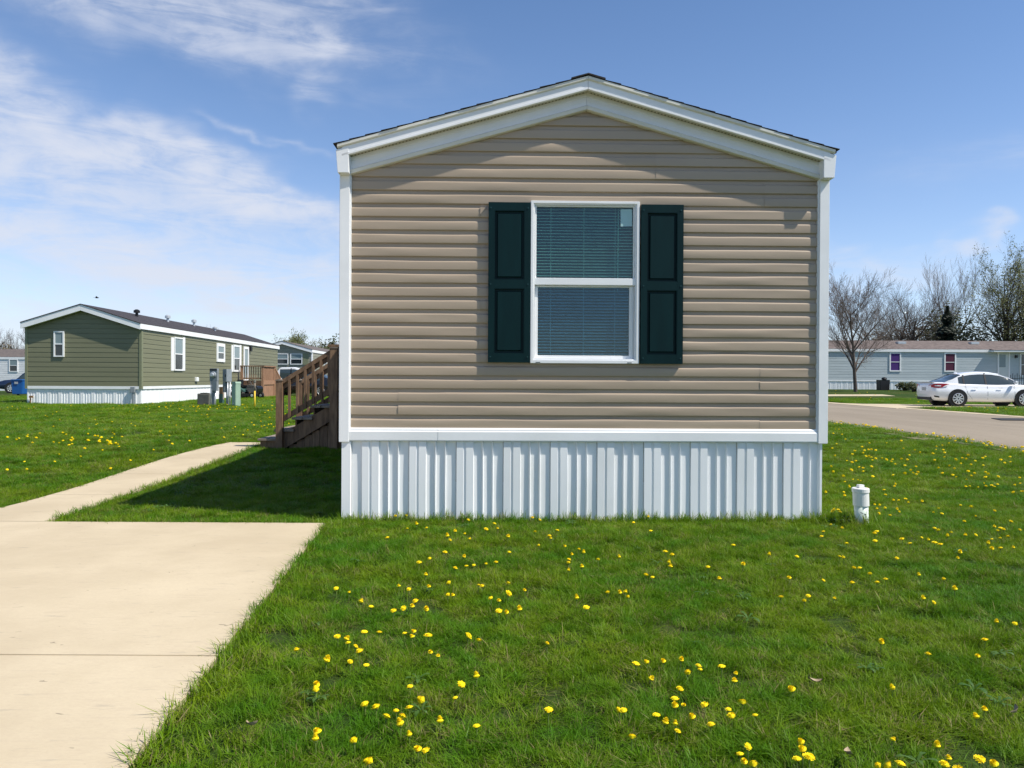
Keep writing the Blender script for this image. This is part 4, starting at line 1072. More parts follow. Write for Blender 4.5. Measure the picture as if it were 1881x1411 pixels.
part('panel_box', MB().box(-.13, .13, -.13, .10, .92, 1.40), M['grey_metal'], pb_, bevel=.01)
part('side_panel', MB().box(-.14, .0, -.12, .08, .52, .915), M['grey_metal'], pb_, bevel=.008)
part('post', MB().box(-.03, .04, -.04, .04, -.1, .915), M['grey_metal'], pb_)
part('conduit', MB().tube([(.09, -.05, -.1), (.09, -.05, .92)], [.022]*2, 8).tube([(.13, .03, -.1), (.13, .03, .92)], [.02]*2, 8), M['pale_metal'], pb_, True)
part('latch', MB().box(.05, .09, -.145, -.131, 1.1, 1.2), M['black'], pb_)
q = gp((434-CX)/F*28.8, 28.8)
tp = thing('cable_pedestal', 'pale green utility pedestal cabinet between the panel and yellow marker', 'utility box', q, R(-35))
part('cabinet', MB().box(-.12, .12, -.11, .11, -.05, .86), M['pedgreen'], tp, bevel=.01)
part('cabinet_lid', MB().prism([(-.13, .862), (.13, .862), (.11, .93), (-.11, .93)], lambda p, q_, t: (p, t, q_), -.12, .12), M['pedgreen'], tp)
part('front_panel', MB().box(-.105, .105, -.118, -.111, .05, .80), M['pedgreen'], tp)
part('lock_tab', MB().box(-.03, .03, -.126, -.1185, .10, .14), M['pale_metal'], tp)
q = gp((407-CX)/F*31, 31.0)
sp2 = thing('telephone_pedestal', 'short dark green post with rusty brown top beside the meter', 'utility post', q, R(-15))
part('base', MB().box(-.085, .085, -.06, .06, -.05, .42), M['peddark'], sp2, bevel=.008)
part('cap', MB().box(-.08, .08, -.055, .055, .421, .70), M['rust'], sp2, bevel=.008)
part('side_strip', MB().box(.081, .095, -.04, .04, .2, .69), M['tread'], sp2)
q = gp((376.5-CX)/F*29.9, 29.9)
ac = thing('cooling_unit', 'small weathered grey air conditioning unit by the white skirting', 'air conditioner', q, R(5))
part('case', MB().box(-.22, .22, -.22, .22, .02, .46), M['acgrey'], ac, bevel=.012)
for i in range(9): part('louvre', MB().box(-.20, .20, -.232, -.221, .06+i*.042, .078+i*.042), M['acgrey'], ac)
part('top_grille', MB().lathe([(.17, 0), (.17, .02), (.05, .03)], 18, (0, 0, .461)), M['black'], ac)
q = gp((468-CX)/F*27.0, 27.0)
ym = thing('marker_post', 'thin yellow pipeline marker post with pale top', 'marker post', q)
part('post', MB().tube([(0, 0, -.1), (0, 0, .62)], [.028]*2, 10), M['yellow'], ym, True)
part('sleeve', MB().tube([(0, 0, .62), (0, 0, .93)], [.029]*2, 10), M['tread'], ym, True)
part('dome', MB().lathe([(.04, .90), (.045, .93), (.035, 1.0), (.01, 1.02)], 12), M['acgrey'], ym)
# riding mower
q = gp((456-CX)/F*40.2, 40.2)
mw = thing('riding_mower', 'black riding lawn mower parked beside the porch deck', 'mower', q, R(-20))
part('hood', MB().prism([(.05, .35), (.75, .32), (.78, .55), (.70, .66), (.10, .72)], lambda p, q_, t: (p, t, q_), -.24, .24), M['carblack'], mw, bevel=.03)
part('fender', MB().prism([(-.75, .40), (.04, .34), (.04, .42), (-.30, .58), (-.75, .58)], lambda p, q_, t: (p, t, q_), -.42, .42), M['peddark'], mw, bevel=.02)
part('seat', MB().box(-.48, -.08, -.22, .22, .58, .68).box(-.56, -.46, -.22, .22, .60, .98), M['black'], mw, bevel=.03)
part('steering_wheel', MB().tube([(.12, .16*math.cos(a), .92+.05*math.sin(a)) if False else (.10+.08*math.sin(a), .17*math.cos(a), .90+.12*math.sin(a)) for a in np.linspace(0, 6.283, 15)], [.016]*15, 5).tube([(.25, 0, .68), (.10, 0, .90)], [.02]*2, 6), M['black'], mw)
part('cutting_deck', MB().box(-.35, .30, -.52, .52, .10, .26), M['black'], mw, bevel=.03)
for (x, y, r_, w_) in ((-.52, -.36, .24, .10), (-.52, .36, .24, .10), (.55, -.33, .17, .07), (.55, .33, .17, .07)):
    wl = part('wheel', MB().lathe([(r_*.8, -w_), (r_, -w_*.7), (r_, w_*.7), (r_*.8, w_)], 18, (x, y, r_), 'y'), M['tyre'], mw)
    part('hub', MB().lathe([(r_*.45, -w_-.01), (r_*.45, w_+.01)], 14, (x, y, r_), 'y'), M['white'], wl)
# black box by the blue grey home, mat on the road
q = at(1622, 714, 55.5); q.z = gz(q.x, q.y)
bb = thing('storage_bin', 'black square bin standing against the blue grey home skirting', 'bin', q)
part('bin_body', MB().prism([(-.34, 0), (.34, 0), (.36, .70), (-.36, .70)], lambda p, q_, t: (p, t, q_), -.3, .3), M['black'], bb, bevel=.02)
part('lid', MB().box(-.37, .37, -.31, .31, .70, .74), M['black'], bb, bevel=.01)
part('bag', MB().lathe([(.12, .0), (.2, .06), (.16, .15), (.05, .2)], 10, (.08, 0, .74)), M['black'], bb)
q = onground(1866, 772)
ro = part('road_mat', MB().prism([(-.75, -.55), (.9, -.75), (1.3, .45), (-.35, .55)], lambda p, q_, t: (q.x+p, q.y+q_, gz(q.x, q.y)+t), .02, .034), M['rubber'], None)
tag(ro, 'flat black rubber mat lying on the road edge at right', 'mat')
# bird
bq = at(178, 547, 60)
bd = thing('bird', 'tiny dark bird flying above the olive green home roof', 'bird', bq, R(20))
part('body', MB().lathe([(.004, -.16), (.04, -.08), (.05, 0), (.035, .09), (.02, .13), (.003, .17)], 8, (0, 0, 0), 'x'), M['birdc'], bd, True)
for s in (-1, 1): part('wing', MB().prism([(-.06, 0), (.05, 0), (.04, s*.16), (-.02, s*.30), (-.06, s*.17)], lambda p, q_, t: (p, q_, abs(q_)*.35+t), .0, .008), M['birdc'], bd)
part('tail', MB().prism([(-.14, -.02), (-.14, .02), (-.24, .05), (-.24, -.05)], lambda p, q_, t: (p, q_, t), -.004, .004), M['birdc'], bd)

# ------------------------------------------------------------------ trees
def make_tree(name, label, loc, height, seed, trunk_frac=.22, spread=.55, levels=4, r0=None, stems=1, up=.35, kids=(7, 6, 6, 5), twig='bark_pale', bark='bark', leaf=None, nleaf=0, leafsize=.1, lean=(0, 0), group=None, decay=.62, firstang=(.5, .9)):
    rg = random.Random(seed)
    t = thing(name, label, 'tree', loc, rg.uniform(0, 6), group)
    trunk, twm, leaves = MB(), MB(), []
    r0 = r0 or height*.017
    def branch(p, d, L, r, lv):
        nseg = 5 if lv == 0 else 4 if lv < 3 else 3
        pts, rad, dirs = [p.copy()], [r], [d.copy()]
        for i in range(nseg):
            d = (d + Vector((rg.uniform(-1, 1), rg.uniform(-1, 1), rg.uniform(-.6, 1)))*(.10 if lv == 0 else .16) + Vector((0, 0, up*.12*(1 if lv else .3)))).normalized()
            p = p + d*(L/nseg); pts.append(p.copy()); dirs.append(d.copy())
            f = (i+1)/nseg; rad.append(max(r*(1-.72*f), .004))
        (trunk if lv <= 1 else twm).tube(pts, rad, 7 if lv == 0 else 5 if lv == 1 else 3, cap=False)
        if lv < levels:
            n = kids[min(lv, len(kids)-1)]
            for c in range(n):
                f = trunk_frac + (1-trunk_frac)*((c+rg.random())/n) if lv == 0 else .25+.75*((c+rg.random())/n)
                f = min(f, .98); i = min(int(f*nseg), nseg-1); q = pts[i].lerp(pts[i+1], f*nseg-i)
                dd = dirs[i+1]; side = dd.orthogonal().normalized(); side.rotate(Matrix.Rotation(rg.uniform(0, 6.283), 3, dd))
                a = rg.uniform(*firstang) if lv == 0 else rg.uniform(.45, .95)
                nd = (dd*math.cos(a) + side*math.sin(a)*(spread/.55)).normalized(); nd.z += up*.35; nd.normalize()
                nl = L*decay*(1.15 - .55*f if lv == 0 else 1-.35*f)*rg.uniform(.75, 1.15)
                branch(q, nd, nl, max(rad[i]*.55, .0045), lv+1)
            if lv > 0: branch(pts[-1], dirs[-1], L*.5, rad[-1], lv+1)
        if lv >= levels-1 and leaf:
            for q in pts[1:]: leaves.append(q)
    for s_ in range(stems):
        a = rg.uniform(0, 6.28); k_ = .0 if stems == 1 else .32
        branch(Vector((rg.uniform(-.1, .1)*(stems > 1), rg.uniform(-.1, .1)*(stems > 1), -.15)), Vector((lean[0]+math.cos(a)*k_, lean[1]+math.sin(a)*k_, 1)).normalized(), height*(.62 if levels > 2 else .8), r0, 0)
    tk = part('trunk', trunk, M[bark], t, True)
    cr = link('crown', twm.mesh('crown', M[twig], True), t)
    if leaf and leaves:
        lm = MB()
        for k_ in range(nleaf):
            q = rg.choice(leaves) + Vector((rg.gauss(0, 1), rg.gauss(0, 1), rg.gauss(0, 1)))*leafsize*1.6
            a = Vector((rg.gauss(0, 1), rg.gauss(0, 1), rg.gauss(0, 1))).normalized()*leafsize*rg.uniform(.5, 1.2); b = a.orthogonal().normalized()*leafsize*.5
            i = len(lm.v); lm.v += [tuple(q-a), tuple(q+b), tuple(q+a), tuple(q-b)]; lm.f.append((i, i+1, i+2, i+3))
        link('leaves', lm.mesh('leaves', M[leaf]), cr)
    return t
def tree_at(u, vb, Y): q = at(u, vb, Y); q.z = gz(q.x, q.y)-.02; return q
RT_ = 'bare and budding trees across the road'
make_tree('bare_tree', 'young bare tree with grey twigs in front of the blue grey home', tree_at(1572, 718, 52), 9.0, 21, .16, .62, 4, .13, up=.42, kids=(16, 8, 7, 5), twig='bark_pale', bark='bark', group=RT_, decay=.60, firstang=(.5, .85))
make_tree('bare_tree', 'tall bare tree rising behind the young bare tree', tree_at(1628, 700, 76), 11.5, 32, .25, .6, 4, .16, stems=2, up=.4, kids=(9, 7, 6, 4), bark='bark_dark', twig='bark', group=RT_)
make_tree('bare_tree', 'wide forked bare tree behind the blue grey home roof', tree_at(1664, 700, 72), 10.5, 43, .2, .75, 4, .18, stems=3, up=.25, kids=(8, 7, 6, 4), bark='bark_dark', twig='bark', group=RT_)
make_tree('bare_tree', 'slender upright bare tree left of the evergreen', tree_at(1718, 700, 76), 13.0, 54, .3, .4, 4, .15, stems=2, up=.8, kids=(8, 6, 5, 4), bark='bark', twig='bark_pale', group=RT_)
make_tree('budding_tree', 'big budding tree with pale green young leaves at the right edge', tree_at(1850, 700, 70), 13.6, 65, .18, .55, 4, .22, stems=3, up=.4, kids=(8, 7, 6, 4), bark='bark_dark', twig='bark_dark', leaf='budleaf', nleaf=10500, leafsize=.075, group=RT_)
make_tree('budding_tree', 'second budding tree past the right edge of the frame', tree_at(1965, 700, 74), 13.0, 76, .18, .6, 4, .2, stems=2, up=.45, kids=(8, 7, 5, 4), bark='bark_dark', twig='bark_dark', leaf='budleaf', nleaf=11000, leafsize=.075, group=RT_)

def leafy_mass(name, label, loc, rx, ry, rz_, n, leaf, size, seed, cat='bush', trunk=True, group=None, conical=False, twigs=0):
    rg = random.Random(seed); t = thing(name, label, cat, loc, 0, group)
    lobes = [(Vector((rg.uniform(-.7, .7)*rx, rg.uniform(-.6, .6)*ry, rg.uniform(.25, .95)*rz_)), rg.uniform(.28, .5)) for _ in range(14)]
    lm = MB()
    for k_ in range(n):
        if conical:
            f = rg.random()**.75; r_ = (1-f)*rx*(.75+.35*math.sin(f*38+rg.uniform(-.5, .5)))*rg.uniform(.3, 1.05); a = rg.uniform(0, 6.283)
            q = Vector((r_*math.cos(a), r_*math.sin(a), f*rz_-.12*r_))
        else:
            c, s_ = rg.choice(lobes); d = Vector((rg.gauss(0, 1), rg.gauss(0, 1), rg.gauss(0, 1))).normalized()*rg.random()**.4*s_
            q = c + Vector((d.x*rx, d.y*ry, d.z*rz_*.75)); q.z = max(q.z, .02)
        a = Vector((rg.gauss(0, 1), rg.gauss(0, 1), rg.gauss(0, .7))).normalized()*size*rg.uniform(.5, 1.3); b = a.orthogonal().normalized()*size*.5
        i = len(lm.v); lm.v += [tuple(q-a), tuple(q+b), tuple(q+a), tuple(q-b)]; lm.f.append((i, i+1, i+2, i+3))
    tm = MB()
    if conical: tm.tube([(0, 0, -.1), (0, 0, rz_*.95)], [rx*.06, .02], 7)
    else:
        for _ in range(10 + twigs):
            a = rg.uniform(0, 6.28); e = rg.choice(lobes)[0]; f = 1.0 + .25*rg.random()
            tm.tube([(rg.uniform(-.3, .3)*rx, rg.uniform(-.3, .3)*ry, -.05), (e.x*.5, e.y*.5, e.z*.5), (e.x*f, e.y*f, e.z*f + (.15*rz_*rg.random() if twigs else 0))], [.05, .03, .006], 4)
    part('trunk', tm, M['bark_dark'], t, True)
    link('crown', lm.mesh('crown', M[leaf]), t)
    return t
leafy_mass('evergreen_tree', 'dark pointed evergreen behind the blue grey home', tree_at(1739, 700, 67), 2.6, 2.6, 7.2, 9000, 'conifer', .16, 3, 'tree', conical=True)
HG = 'hedge bushes behind the blue grey home'
for i, (u, Y, rx, rz_, lf, lab) in enumerate([
    (1660, 78, 4.6, 5.0, 'brush', 'brown leafless thicket below the forked bare tree'),
    (1712, 74, 3.4, 5.6, 'brush', 'brown brush at the foot of the slender bare tree'),
    (1775, 70, 3.4, 6.2, 'hedge', 'dark olive bush just right of the evergreen'),
    (1835, 68, 3.8, 6.6, 'hedge', 'rounded dark green bush beneath the big budding tree'),
    (1900, 67, 3.8, 6.4, 'hedge', 'dark bush running off the right edge behind the home')]):
    leafy_mass('bush', lab, tree_at(u, 700, Y), rx, 2.2, rz_, 4200, lf, .15, 80+i, group=HG, twigs=30 if lf == 'brush' else 0)
leafy_mass('shrub', 'low green shrub by the skirting near the sedan boot', tree_at(1662, 718, 54.5), .9, .5, .55, 700, 'hedge', .09, 91, 'shrub')
leafy_mass('shrub', 'small clump of weeds right behind the sedan boot', tree_at(1678, 719, 52.5), .45, .4, .5, 350, 'hedge', .08, 92, 'shrub')
LT = 'trees beyond the left homes'
make_tree('budding_tree', 'rounded budding tree above the greige home roof', tree_at(536, 700, 80), 6.4, 101, .2, .6, 4, .13, stems=2, up=.5, kids=(9, 7, 5, 4), bark='bark_dark', twig='bark_dark', leaf='budleaf', nleaf=7000, leafsize=.09, group=LT)
make_tree('bare_tree', 'reddish bare tree between the budding tree and green tree', tree_at(566, 700, 82), 5.2, 102, .2, .6, 4, .1, stems=2, up=.5, kids=(8, 6, 5, 3), group=LT)
make_tree('budding_tree', 'thin budding tree just left of the wooden railing post', tree_at(585, 700, 79), 5.6, 103, .25, .6, 4, .1, stems=2, up=.5, kids=(8, 7, 5, 3), leaf='budleaf', nleaf=2600, leafsize=.08, group=LT)
leafy_mass('bush', 'green tree top beside the tall stair post', tree_at(615, 700, 76), 1.6, 1.5, 4.6, 2600, 'hedge', .13, 104, 'tree', group=LT)
for i, (u, Y, h_, lab) in enumerate(((548, 84, 3.9, 'dark brush under the budding tree behind the greige home'), (598, 83, 3.9, 'dark brush behind the stair railing'))):
    leafy_mass('bush', lab, tree_at(u, 700, Y), 3.2, 1.5, h_, 2600, 'brush', .14, 110+i, group=LT, twigs=20)
for i, (u, Y, h_, lab) in enumerate(((8, 96, 8.0, 'bare tree at the left edge above the white home'), (32, 92, 7.4, 'bare tree just left of the olive green home'), (-25, 94, 8.4, 'bare tree beyond the left edge of the frame'), (352, 92, 8.3, 'bare treetop peeking over the olive green home roof'), (388, 96, 8.3, 'small bare treetop over the olive roof end'))):
    make_tree('bare_tree', lab, tree_at(u, 700, Y), h_, 120+i, .2, .6, 4, .14, stems=2, up=.5, kids=(8, 6, 5, 4), bark='bark_dark', twig='bark', group=LT)
leafy_mass('bush', 'dark brown brush at the left edge behind the white home', tree_at(18, 700, 90), 5.5, 2, 4.6, 3000, 'brush', .15, 130, group=LT, twigs=30)
# far low woodland that closes the view between the homes
def woodline(loc, lx, h_, seed, lab):
    rg = random.Random(seed); m = MB()
    for k_ in range(7000):
        x = rg.uniform(-lx, lx); hh = h_*(.6+.4*math.sin(x*.21+seed)*math.sin(x*.53+1)) ; q = Vector((x, rg.uniform(-3, 3), hh*rg.random()**.6))
        a = Vector((rg.gauss(0, 1), rg.gauss(0, 1), rg.gauss(0, 1))).normalized()*.5*rg.uniform(.5, 1.2); b = a.orthogonal().normalized()*.22
        i = len(m.v); m.v += [tuple(q-a), tuple(q+b), tuple(q+a), tuple(q-b)]; m.f.append((i, i+1, i+2, i+3))
    o = link('woodland', m.mesh('woodland', M['brush']), None, loc); tag(o, lab, 'woodland', kind='stuff')
woodline((-20, 190, 0), 120, 4.0, 2, 'far brown woodland along the horizon')
woodline((95, 150, .4), 70, 7.0, 4, 'far woodland beyond the road')

# ------------------------------------------------------------------ lawn
import numpy as np
def on_hard(x, y, m=0.0):
    if y < DY+m and -7.2-m < x < drv_edge(y)+m: return True
    if DY-m <= y < 13.1+m and pl_x(y)-m < x < pr_x(y)+m: return True
    if road_x0(y)-m+.05 < x < 15.55+m: return True
    hx_, hy_ = x-.652, y-6.9
    c, s_ = math.cos(R(1.2)), math.sin(R(1.2)); lx, ly = hx_*c+hy_*s_, -hx_*s_+hy_*c
    if -2.15-m < lx < 2.13+m and -.012-m < ly < LEN: return True
    if -4.08 < x < -1.6 and SY-.02 < y < D2+.02: return True
    if 14.8 < x < 26 and 30.6 < y < 36.4 and (y > 31.2+.04*(x-16)) and y < 35.3: return True
    lx, ly = x-(GX-GW/2), y-GY
    if -2.3 < lx + .038*ly < 2.25 and 0 < ly < 20: return True
    return False
def tuft_template(seed, n, hgt, rad, wid, bend):
    rg = random.Random(seed); v, f, bl, bh = [], [], [], []
    for _ in range(n):
        a = rg.uniform(0, 6.283); r_ = rad*math.sqrt(rg.random()); px0, py0 = r_*math.cos(a), r_*math.sin(a)
        d = rg.uniform(0, 6.283); le = abs(rg.gauss(.35, .3))*bend; h_ = hgt*rg.uniform(.45, 1.15); w_ = wid*rg.uniform(.6, 1.2)
        dx, dy = math.cos(d), math.sin(d); sx, sy = -dy*w_/2, dx*w_/2; c_ = rg.random(); b = len(v)
        for t in (0, .45, .8):
            o = le*h_*t*t*1.6; z = h_*t*(1-.25*le*t); k_ = 1-.35*t
            v.append((px0+dx*o+sx*k_, py0+dy*o+sy*k_, z-.006)); v.append((px0+dx*o-sx*k_, py0+dy*o-sy*k_, z-.006)); bh += [t, t]; bl += [c_, c_]
        o = le*h_*1.6; v.append((px0+dx*o, py0+dy*o, h_*(1-.28*le))); bh.append(1); bl.append(c_)
        f += [(b, b+1, b+3, b+2), (b+2, b+3, b+5, b+4), (b+4, b+5, b+6)]
    return v, f, bl, bh
def weed_template(seed, n, size):
    rg = random.Random(seed); v, f = [], []
    for i in range(n):
        a = 6.283*i/n + rg.uniform(-.25, .25); L = size*rg.uniform(.6, 1.1); w_ = L*.16; up = rg.uniform(.15, .6); b = len(v)
        ca, sa = math.cos(a), math.sin(a)
        for t, wk in ((.05, .2), (.35, .6), (.5, .45), (.7, 1.0), (.85, .7)):
            r_ = L*t; z = L*up*math.sin(t*2.4)*.55+.004
            v.append((r_*ca - w_*wk*sa, r_*sa + w_*wk*ca, z)); v.append((r_*ca + w_*wk*sa, r_*sa - w_*wk*ca, z))
        v.append((L*ca, L*sa, L*up*.35))
        for q in range(4): f.append((b+2*q, b+2*q+1, b+2*q+3, b+2*q+2))
        f.append((b+8, b+9, b+10))
    return v, f, [0.0]*len(v), [1.0]*len(v)
def scatter(name, templates, pts, rots, scl, idx, material, label, cat):
    v, f, tm, bl, bh = [], [], [], [], []
    for k_, (tv, tf, tb, th) in enumerate(templates):
        b = len(v); v += tv; f += [tuple(b+i for i in ff) for ff in tf]; tm += [k_+1]*len(tv); bl += tb; bh += th
    nt = len(v); n = len(pts)
    me = bpy.data.meshes.new(name); me.from_pydata(v + [tuple(p) for p in pts], [], f); me.materials.append(material)
    def att(nm, typ, arr, key='value'):
        a_ = me.attributes.new(nm, typ, 'POINT'); a_.data.foreach_set(key, np.asarray(arr, dtype=np.int32 if typ == 'INT' else np.float32).ravel())
    att('tmpl', 'INT', tm + [0]*n); att('bl', 'FLOAT', bl + [0]*n); att('bh', 'FLOAT', bh + [0]*n)
    att('pick', 'INT', [0]*nt + list(idx)); att('scl', 'FLOAT_VECTOR', np.vstack([np.ones((nt, 3)), scl]), 'vector')
    att('rot', 'FLOAT_VECTOR', np.vstack([np.zeros((nt, 3)), rots]), 'vector')
    o = link(name, me); tag(o, label, cat, kind='stuff')
    ng = bpy.data.node_groups.new(name+'_scatter', 'GeometryNodeTree')
    ng.interface.new_socket('Geometry', in_out='INPUT', socket_type='NodeSocketGeometry'); ng.interface.new_socket('Geometry', in_out='OUTPUT', socket_type='NodeSocketGeometry')
    t = NT(ng); gi = t.add('NodeGroupInput'); go = t.add('NodeGroupOutput')
    def named(nm, typ):
        a_ = t.add('GeometryNodeInputNamedAttribute', data_type=typ); a_.inputs['Name'].default_value = nm
        return [s_ for s_ in a_.outputs if s_.enabled and s_.name == 'Attribute'][0]
    tmp = named('tmpl', 'INT')
    def sel(k_):
        c_ = t.add('FunctionNodeCompare', data_type='INT', operation='EQUAL'); ins = [s_ for s_ in c_.inputs if s_.enabled]
        t.l.new(tmp, ins[0]); ins[1].default_value = k_
        sg = t.add('GeometryNodeSeparateGeometry', domain='POINT'); t.l.new(gi.outputs[0], sg.inputs[0]); t.l.new(c_.outputs[0], sg.inputs[1]); return sg.outputs[0]
    gt = t.add('GeometryNodeGeometryToInstance')
    for k_ in range(len(templates), 0, -1): t.l.new(sel(k_), gt.inputs[0])
    ip = t.add('GeometryNodeInstanceOnPoints'); t.l.new(sel(0), ip.inputs['Points']); t.l.new(gt.outputs[0], ip.inputs['Instance'])
    ip.inputs['Pick Instance'].default_value = True
    t.l.new(named('pick', 'INT'), ip.inputs['Instance Index'])
    er = t.add('FunctionNodeEulerToRotation'); t.l.new(named('rot', 'FLOAT_VECTOR'), er.inputs[0]); t.l.new(er.outputs[0], ip.inputs['Rotation'])
    t.l.new(named('scl', 'FLOAT_VECTOR'), ip.inputs['Scale']); t.l.new(ip.outputs[0], go.inputs[0])
    md = o.modifiers.new('scatter', 'NODES'); md.node_group = ng
    return o
NPR = np.random.RandomState(12)
def patchn(x, y): return .5+.5*(math.sin(x*1.9+1.3*math.sin(y*1.1))*math.sin(y*2.3+1.7*math.sin(x*.8)) )
def patch_template(seed, rad, dens, hgt, wid):
    """a disc of lawn: blades in clumps that share a lean"""
    rg = random.Random(seed); v, f, bl, bh = [], [], [], []
    cl_ = []
    for _ in range(int(rad*rad*3.14*420)):
        a = rg.uniform(0, 6.283); r_ = rad*math.sqrt(rg.random())
        cl_.append((r_*math.cos(a), r_*math.sin(a), rg.uniform(0, 6.283), rg.uniform(.2, 1.1), rg.uniform(.6, 1.25), rg.random()))
    for _ in range(int(rad*rad*3.14*dens)):
        cx_, cy_, cd_, cb_, ch_, cc_ = rg.choice(cl_)
        px0, py0 = cx_+rg.gauss(0, .022), cy_+rg.gauss(0, .022)
        d = cd_+rg.gauss(0, .9); le = abs(cb_+rg.gauss(0, .35)); h_ = hgt*ch_*rg.uniform(.5, 1.2); w_ = wid*rg.uniform(.55, 1.2)
        dx, dy = math.cos(d), math.sin(d); tw = d+rg.uniform(.6, 2.5); sx, sy = math.cos(tw)*w_/2, math.sin(tw)*w_/2; c_ = .6*rg.random()+.4*cc_ if rg.random() < .9 else rg.uniform(.93, 1.0); b = len(v)
        for t in (0, .55):
            o = le*h_*t*t*1.7; z = h_*t*(1-.3*le*t); k_ = 1-.3*t
            v.append((px0+dx*o+sx*k_, py0+dy*o+sy*k_, z-.008)); v.append((px0+dx*o-sx*k_, py0+dy*o-sy*k_, z-.008)); bh += [t, t]; bl += [c_, c_]
        o = le*h_*1.7; v.append((px0+dx*o, py0+dy*o, max(.006, h_*(1-.36*le)))); bh.append(1); bl.append(c_)
        f += [(b, b+1, b+3, b+2), (b+2, b+3, b+4)]
    return v, f, bl, bh
bands = [(1.3, 8.3, .225, 1.0, 1.0), (8.3, 14, .36, 1.6, 1.15), (14, 24, .62, 2.7, 1.35), (24, 44, 1.0, 4.2, 1.7)]
P_, R_, S_, I_ = [], [], [], []
PE, RE, SE, IE = [], [], [], []
for (y0, y1, step, sw, sh) in bands:
    for yy in np.arange(y0, y1, step):
        lim = .72*yy+2.5
        for xx in np.arange(-lim, lim, step):
            u = NPR.rand(7); x, y = xx+(u[0]-.5)*step, yy+(u[1]-.5)*step
            if on_hard(x, y, .17*sw): continue
            pn = patchn(x, y)
            P_.append((x, y, gz(x, y))); R_.append(((u[2]-.5)*.06, (u[3]-.5)*.06, u[4]*6.283))
            S_.append((sw*(.92+.2*u[5]), sw*(.92+.2*u[5]), sh*(.72+.35*u[6]+.28*pn))); I_.append(int(u[5]*997) % 6)
# small tufts fill the strips beside concrete and walls that the discs leave out
for (y0, y1, dens, sw, m_) in ((1.3, 8.3, 520, 1.0, .19), (8.3, 14, 260, 1.4, .30), (14, 24, 60, 2.4, .48)):
    xa, xb = -(.72*y1+2.5), (.72*y1+2.5); n = int((xb-xa)*(y1-y0)*dens)
    for x, y, u in zip(NPR.uniform(xa, xb, n), NPR.uniform(y0, y1, n), NPR.rand(n, 5)):
        if abs(x) > .72*y+2.5 or on_hard(x, y) or not on_hard(x, y, m_): continue
        edge = on_hard(x, y, .06)
        PE.append((x, y, gz(x, y))); RE.append(((u[0]-.5)*.4, (u[1]-.5)*.4, u[2]*6.283)); SE.append((sw, sw, (.7+.5*u[3])*(1.45 if edge else 1.0)*(1+.2*(sw-1)))); IE.append(int(u[4]*997) % 4)
tpl = [patch_template(200+i, .17, 13500, (.040, .046, .052, .038, .043, .058)[i], .0036) for i in range(6)]
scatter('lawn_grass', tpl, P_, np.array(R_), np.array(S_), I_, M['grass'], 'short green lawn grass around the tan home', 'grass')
tpl = [tuft_template(260+i, 26, (.040, .048, .044, .056)[i], .055, .0034, 1.2+.2*i) for i in range(4)]
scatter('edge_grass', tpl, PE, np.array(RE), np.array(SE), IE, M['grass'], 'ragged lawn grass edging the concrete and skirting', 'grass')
print('patches', len(P_), 'tufts', len(PE))
# taller rank grass along the skirting, path edges and the pipe
P_, R_, S_, I_ = [], [], [], []
def rank(x, y, h_):
    u = NPR.rand(5)
    if on_hard(x, y): return
    P_.append((x, y, gz(x, y))); R_.append(((u[0]-.5)*.5, (u[1]-.5)*.5, u[2]*6.283)); s_ = h_*(.6+.7*u[3]); S_.append((1, 1, s_)); I_.append(int(u[4]*997) % 3)
for _ in range(420):
    a = NPR.uniform(-2.2, 2.2); rank(.652+a, 6.9+a*.021-.05-abs(NPR.normal(0, .03)), .8+.5*NPR.rand())
for _ in range(260):
    y = NPR.uniform(1.5, 6.6); rank(drv_edge(y)+abs(NPR.normal(.01, .03)), y, .8)
for _ in range(160):
    y = NPR.uniform(6.8, 12.3); rank(pr_x(y)+abs(NPR.normal(.01, .04)), y, .9)
for _ in range(120): rank(NPR.uniform(-4, -1.65), DY+.015+abs(NPR.normal(0, .03)), .7)
for _ in range(150):
    a = NPR.uniform(0, 6.283); r_ = abs(NPR.normal(.12, .08)); rank(p0.x-.08+r_*math.cos(a)*1.5, p0.y+.10+r_*math.sin(a), 1.6)
for _ in range(900):
    x, y = NPR.uniform(-2, 5), NPR.uniform(1.8, 6.7)
    if patchn(x*1.3+3, y*1.3) > .72: rank(x, y, .7)
tpl = [tuft_template(300+i, 9, .085, .03, .0046, 1.0+.3*i) for i in range(3)]
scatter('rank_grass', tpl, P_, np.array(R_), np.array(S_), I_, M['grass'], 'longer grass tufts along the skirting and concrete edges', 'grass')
# broad leaved weeds
P_, R_, S_, I_ = [], [], [], []
for _ in range(330):
    x, y = NPR.uniform(-6, 8), NPR.uniform(1.8, 10); u = NPR.rand(3)
    if on_hard(x, y, .05) or patchn(x*.9, y*.9+4) < .35: continue
    P_.append((x, y, gz(x, y)+.022)); R_.append(((u[0]-.5)*.3, (u[1]-.5)*.3, u[2]*6.28)); s_ = .6+.8*u[0]; S_.append((s_, s_, s_)); I_.append(int(u[1]*3) % 3)
for _ in range(9):
    a = NPR.uniform(0, 6.283); P_.append((p0.x-.14+.2*math.cos(a)*NPR.rand(), p0.y+.12+.12*math.sin(a), .03)); R_.append((.3, .2, a)); S_.append((1.5, 1.5, 2.2)); I_.append(0)
scatter('lawn_weeds', [weed_template(400+i, 6+i, .05) for i in range(3)], P_, np.array(R_), np.array(S_), I_, M['weed'], 'broad leaved weed rosettes scattered in the lawn', 'weeds')

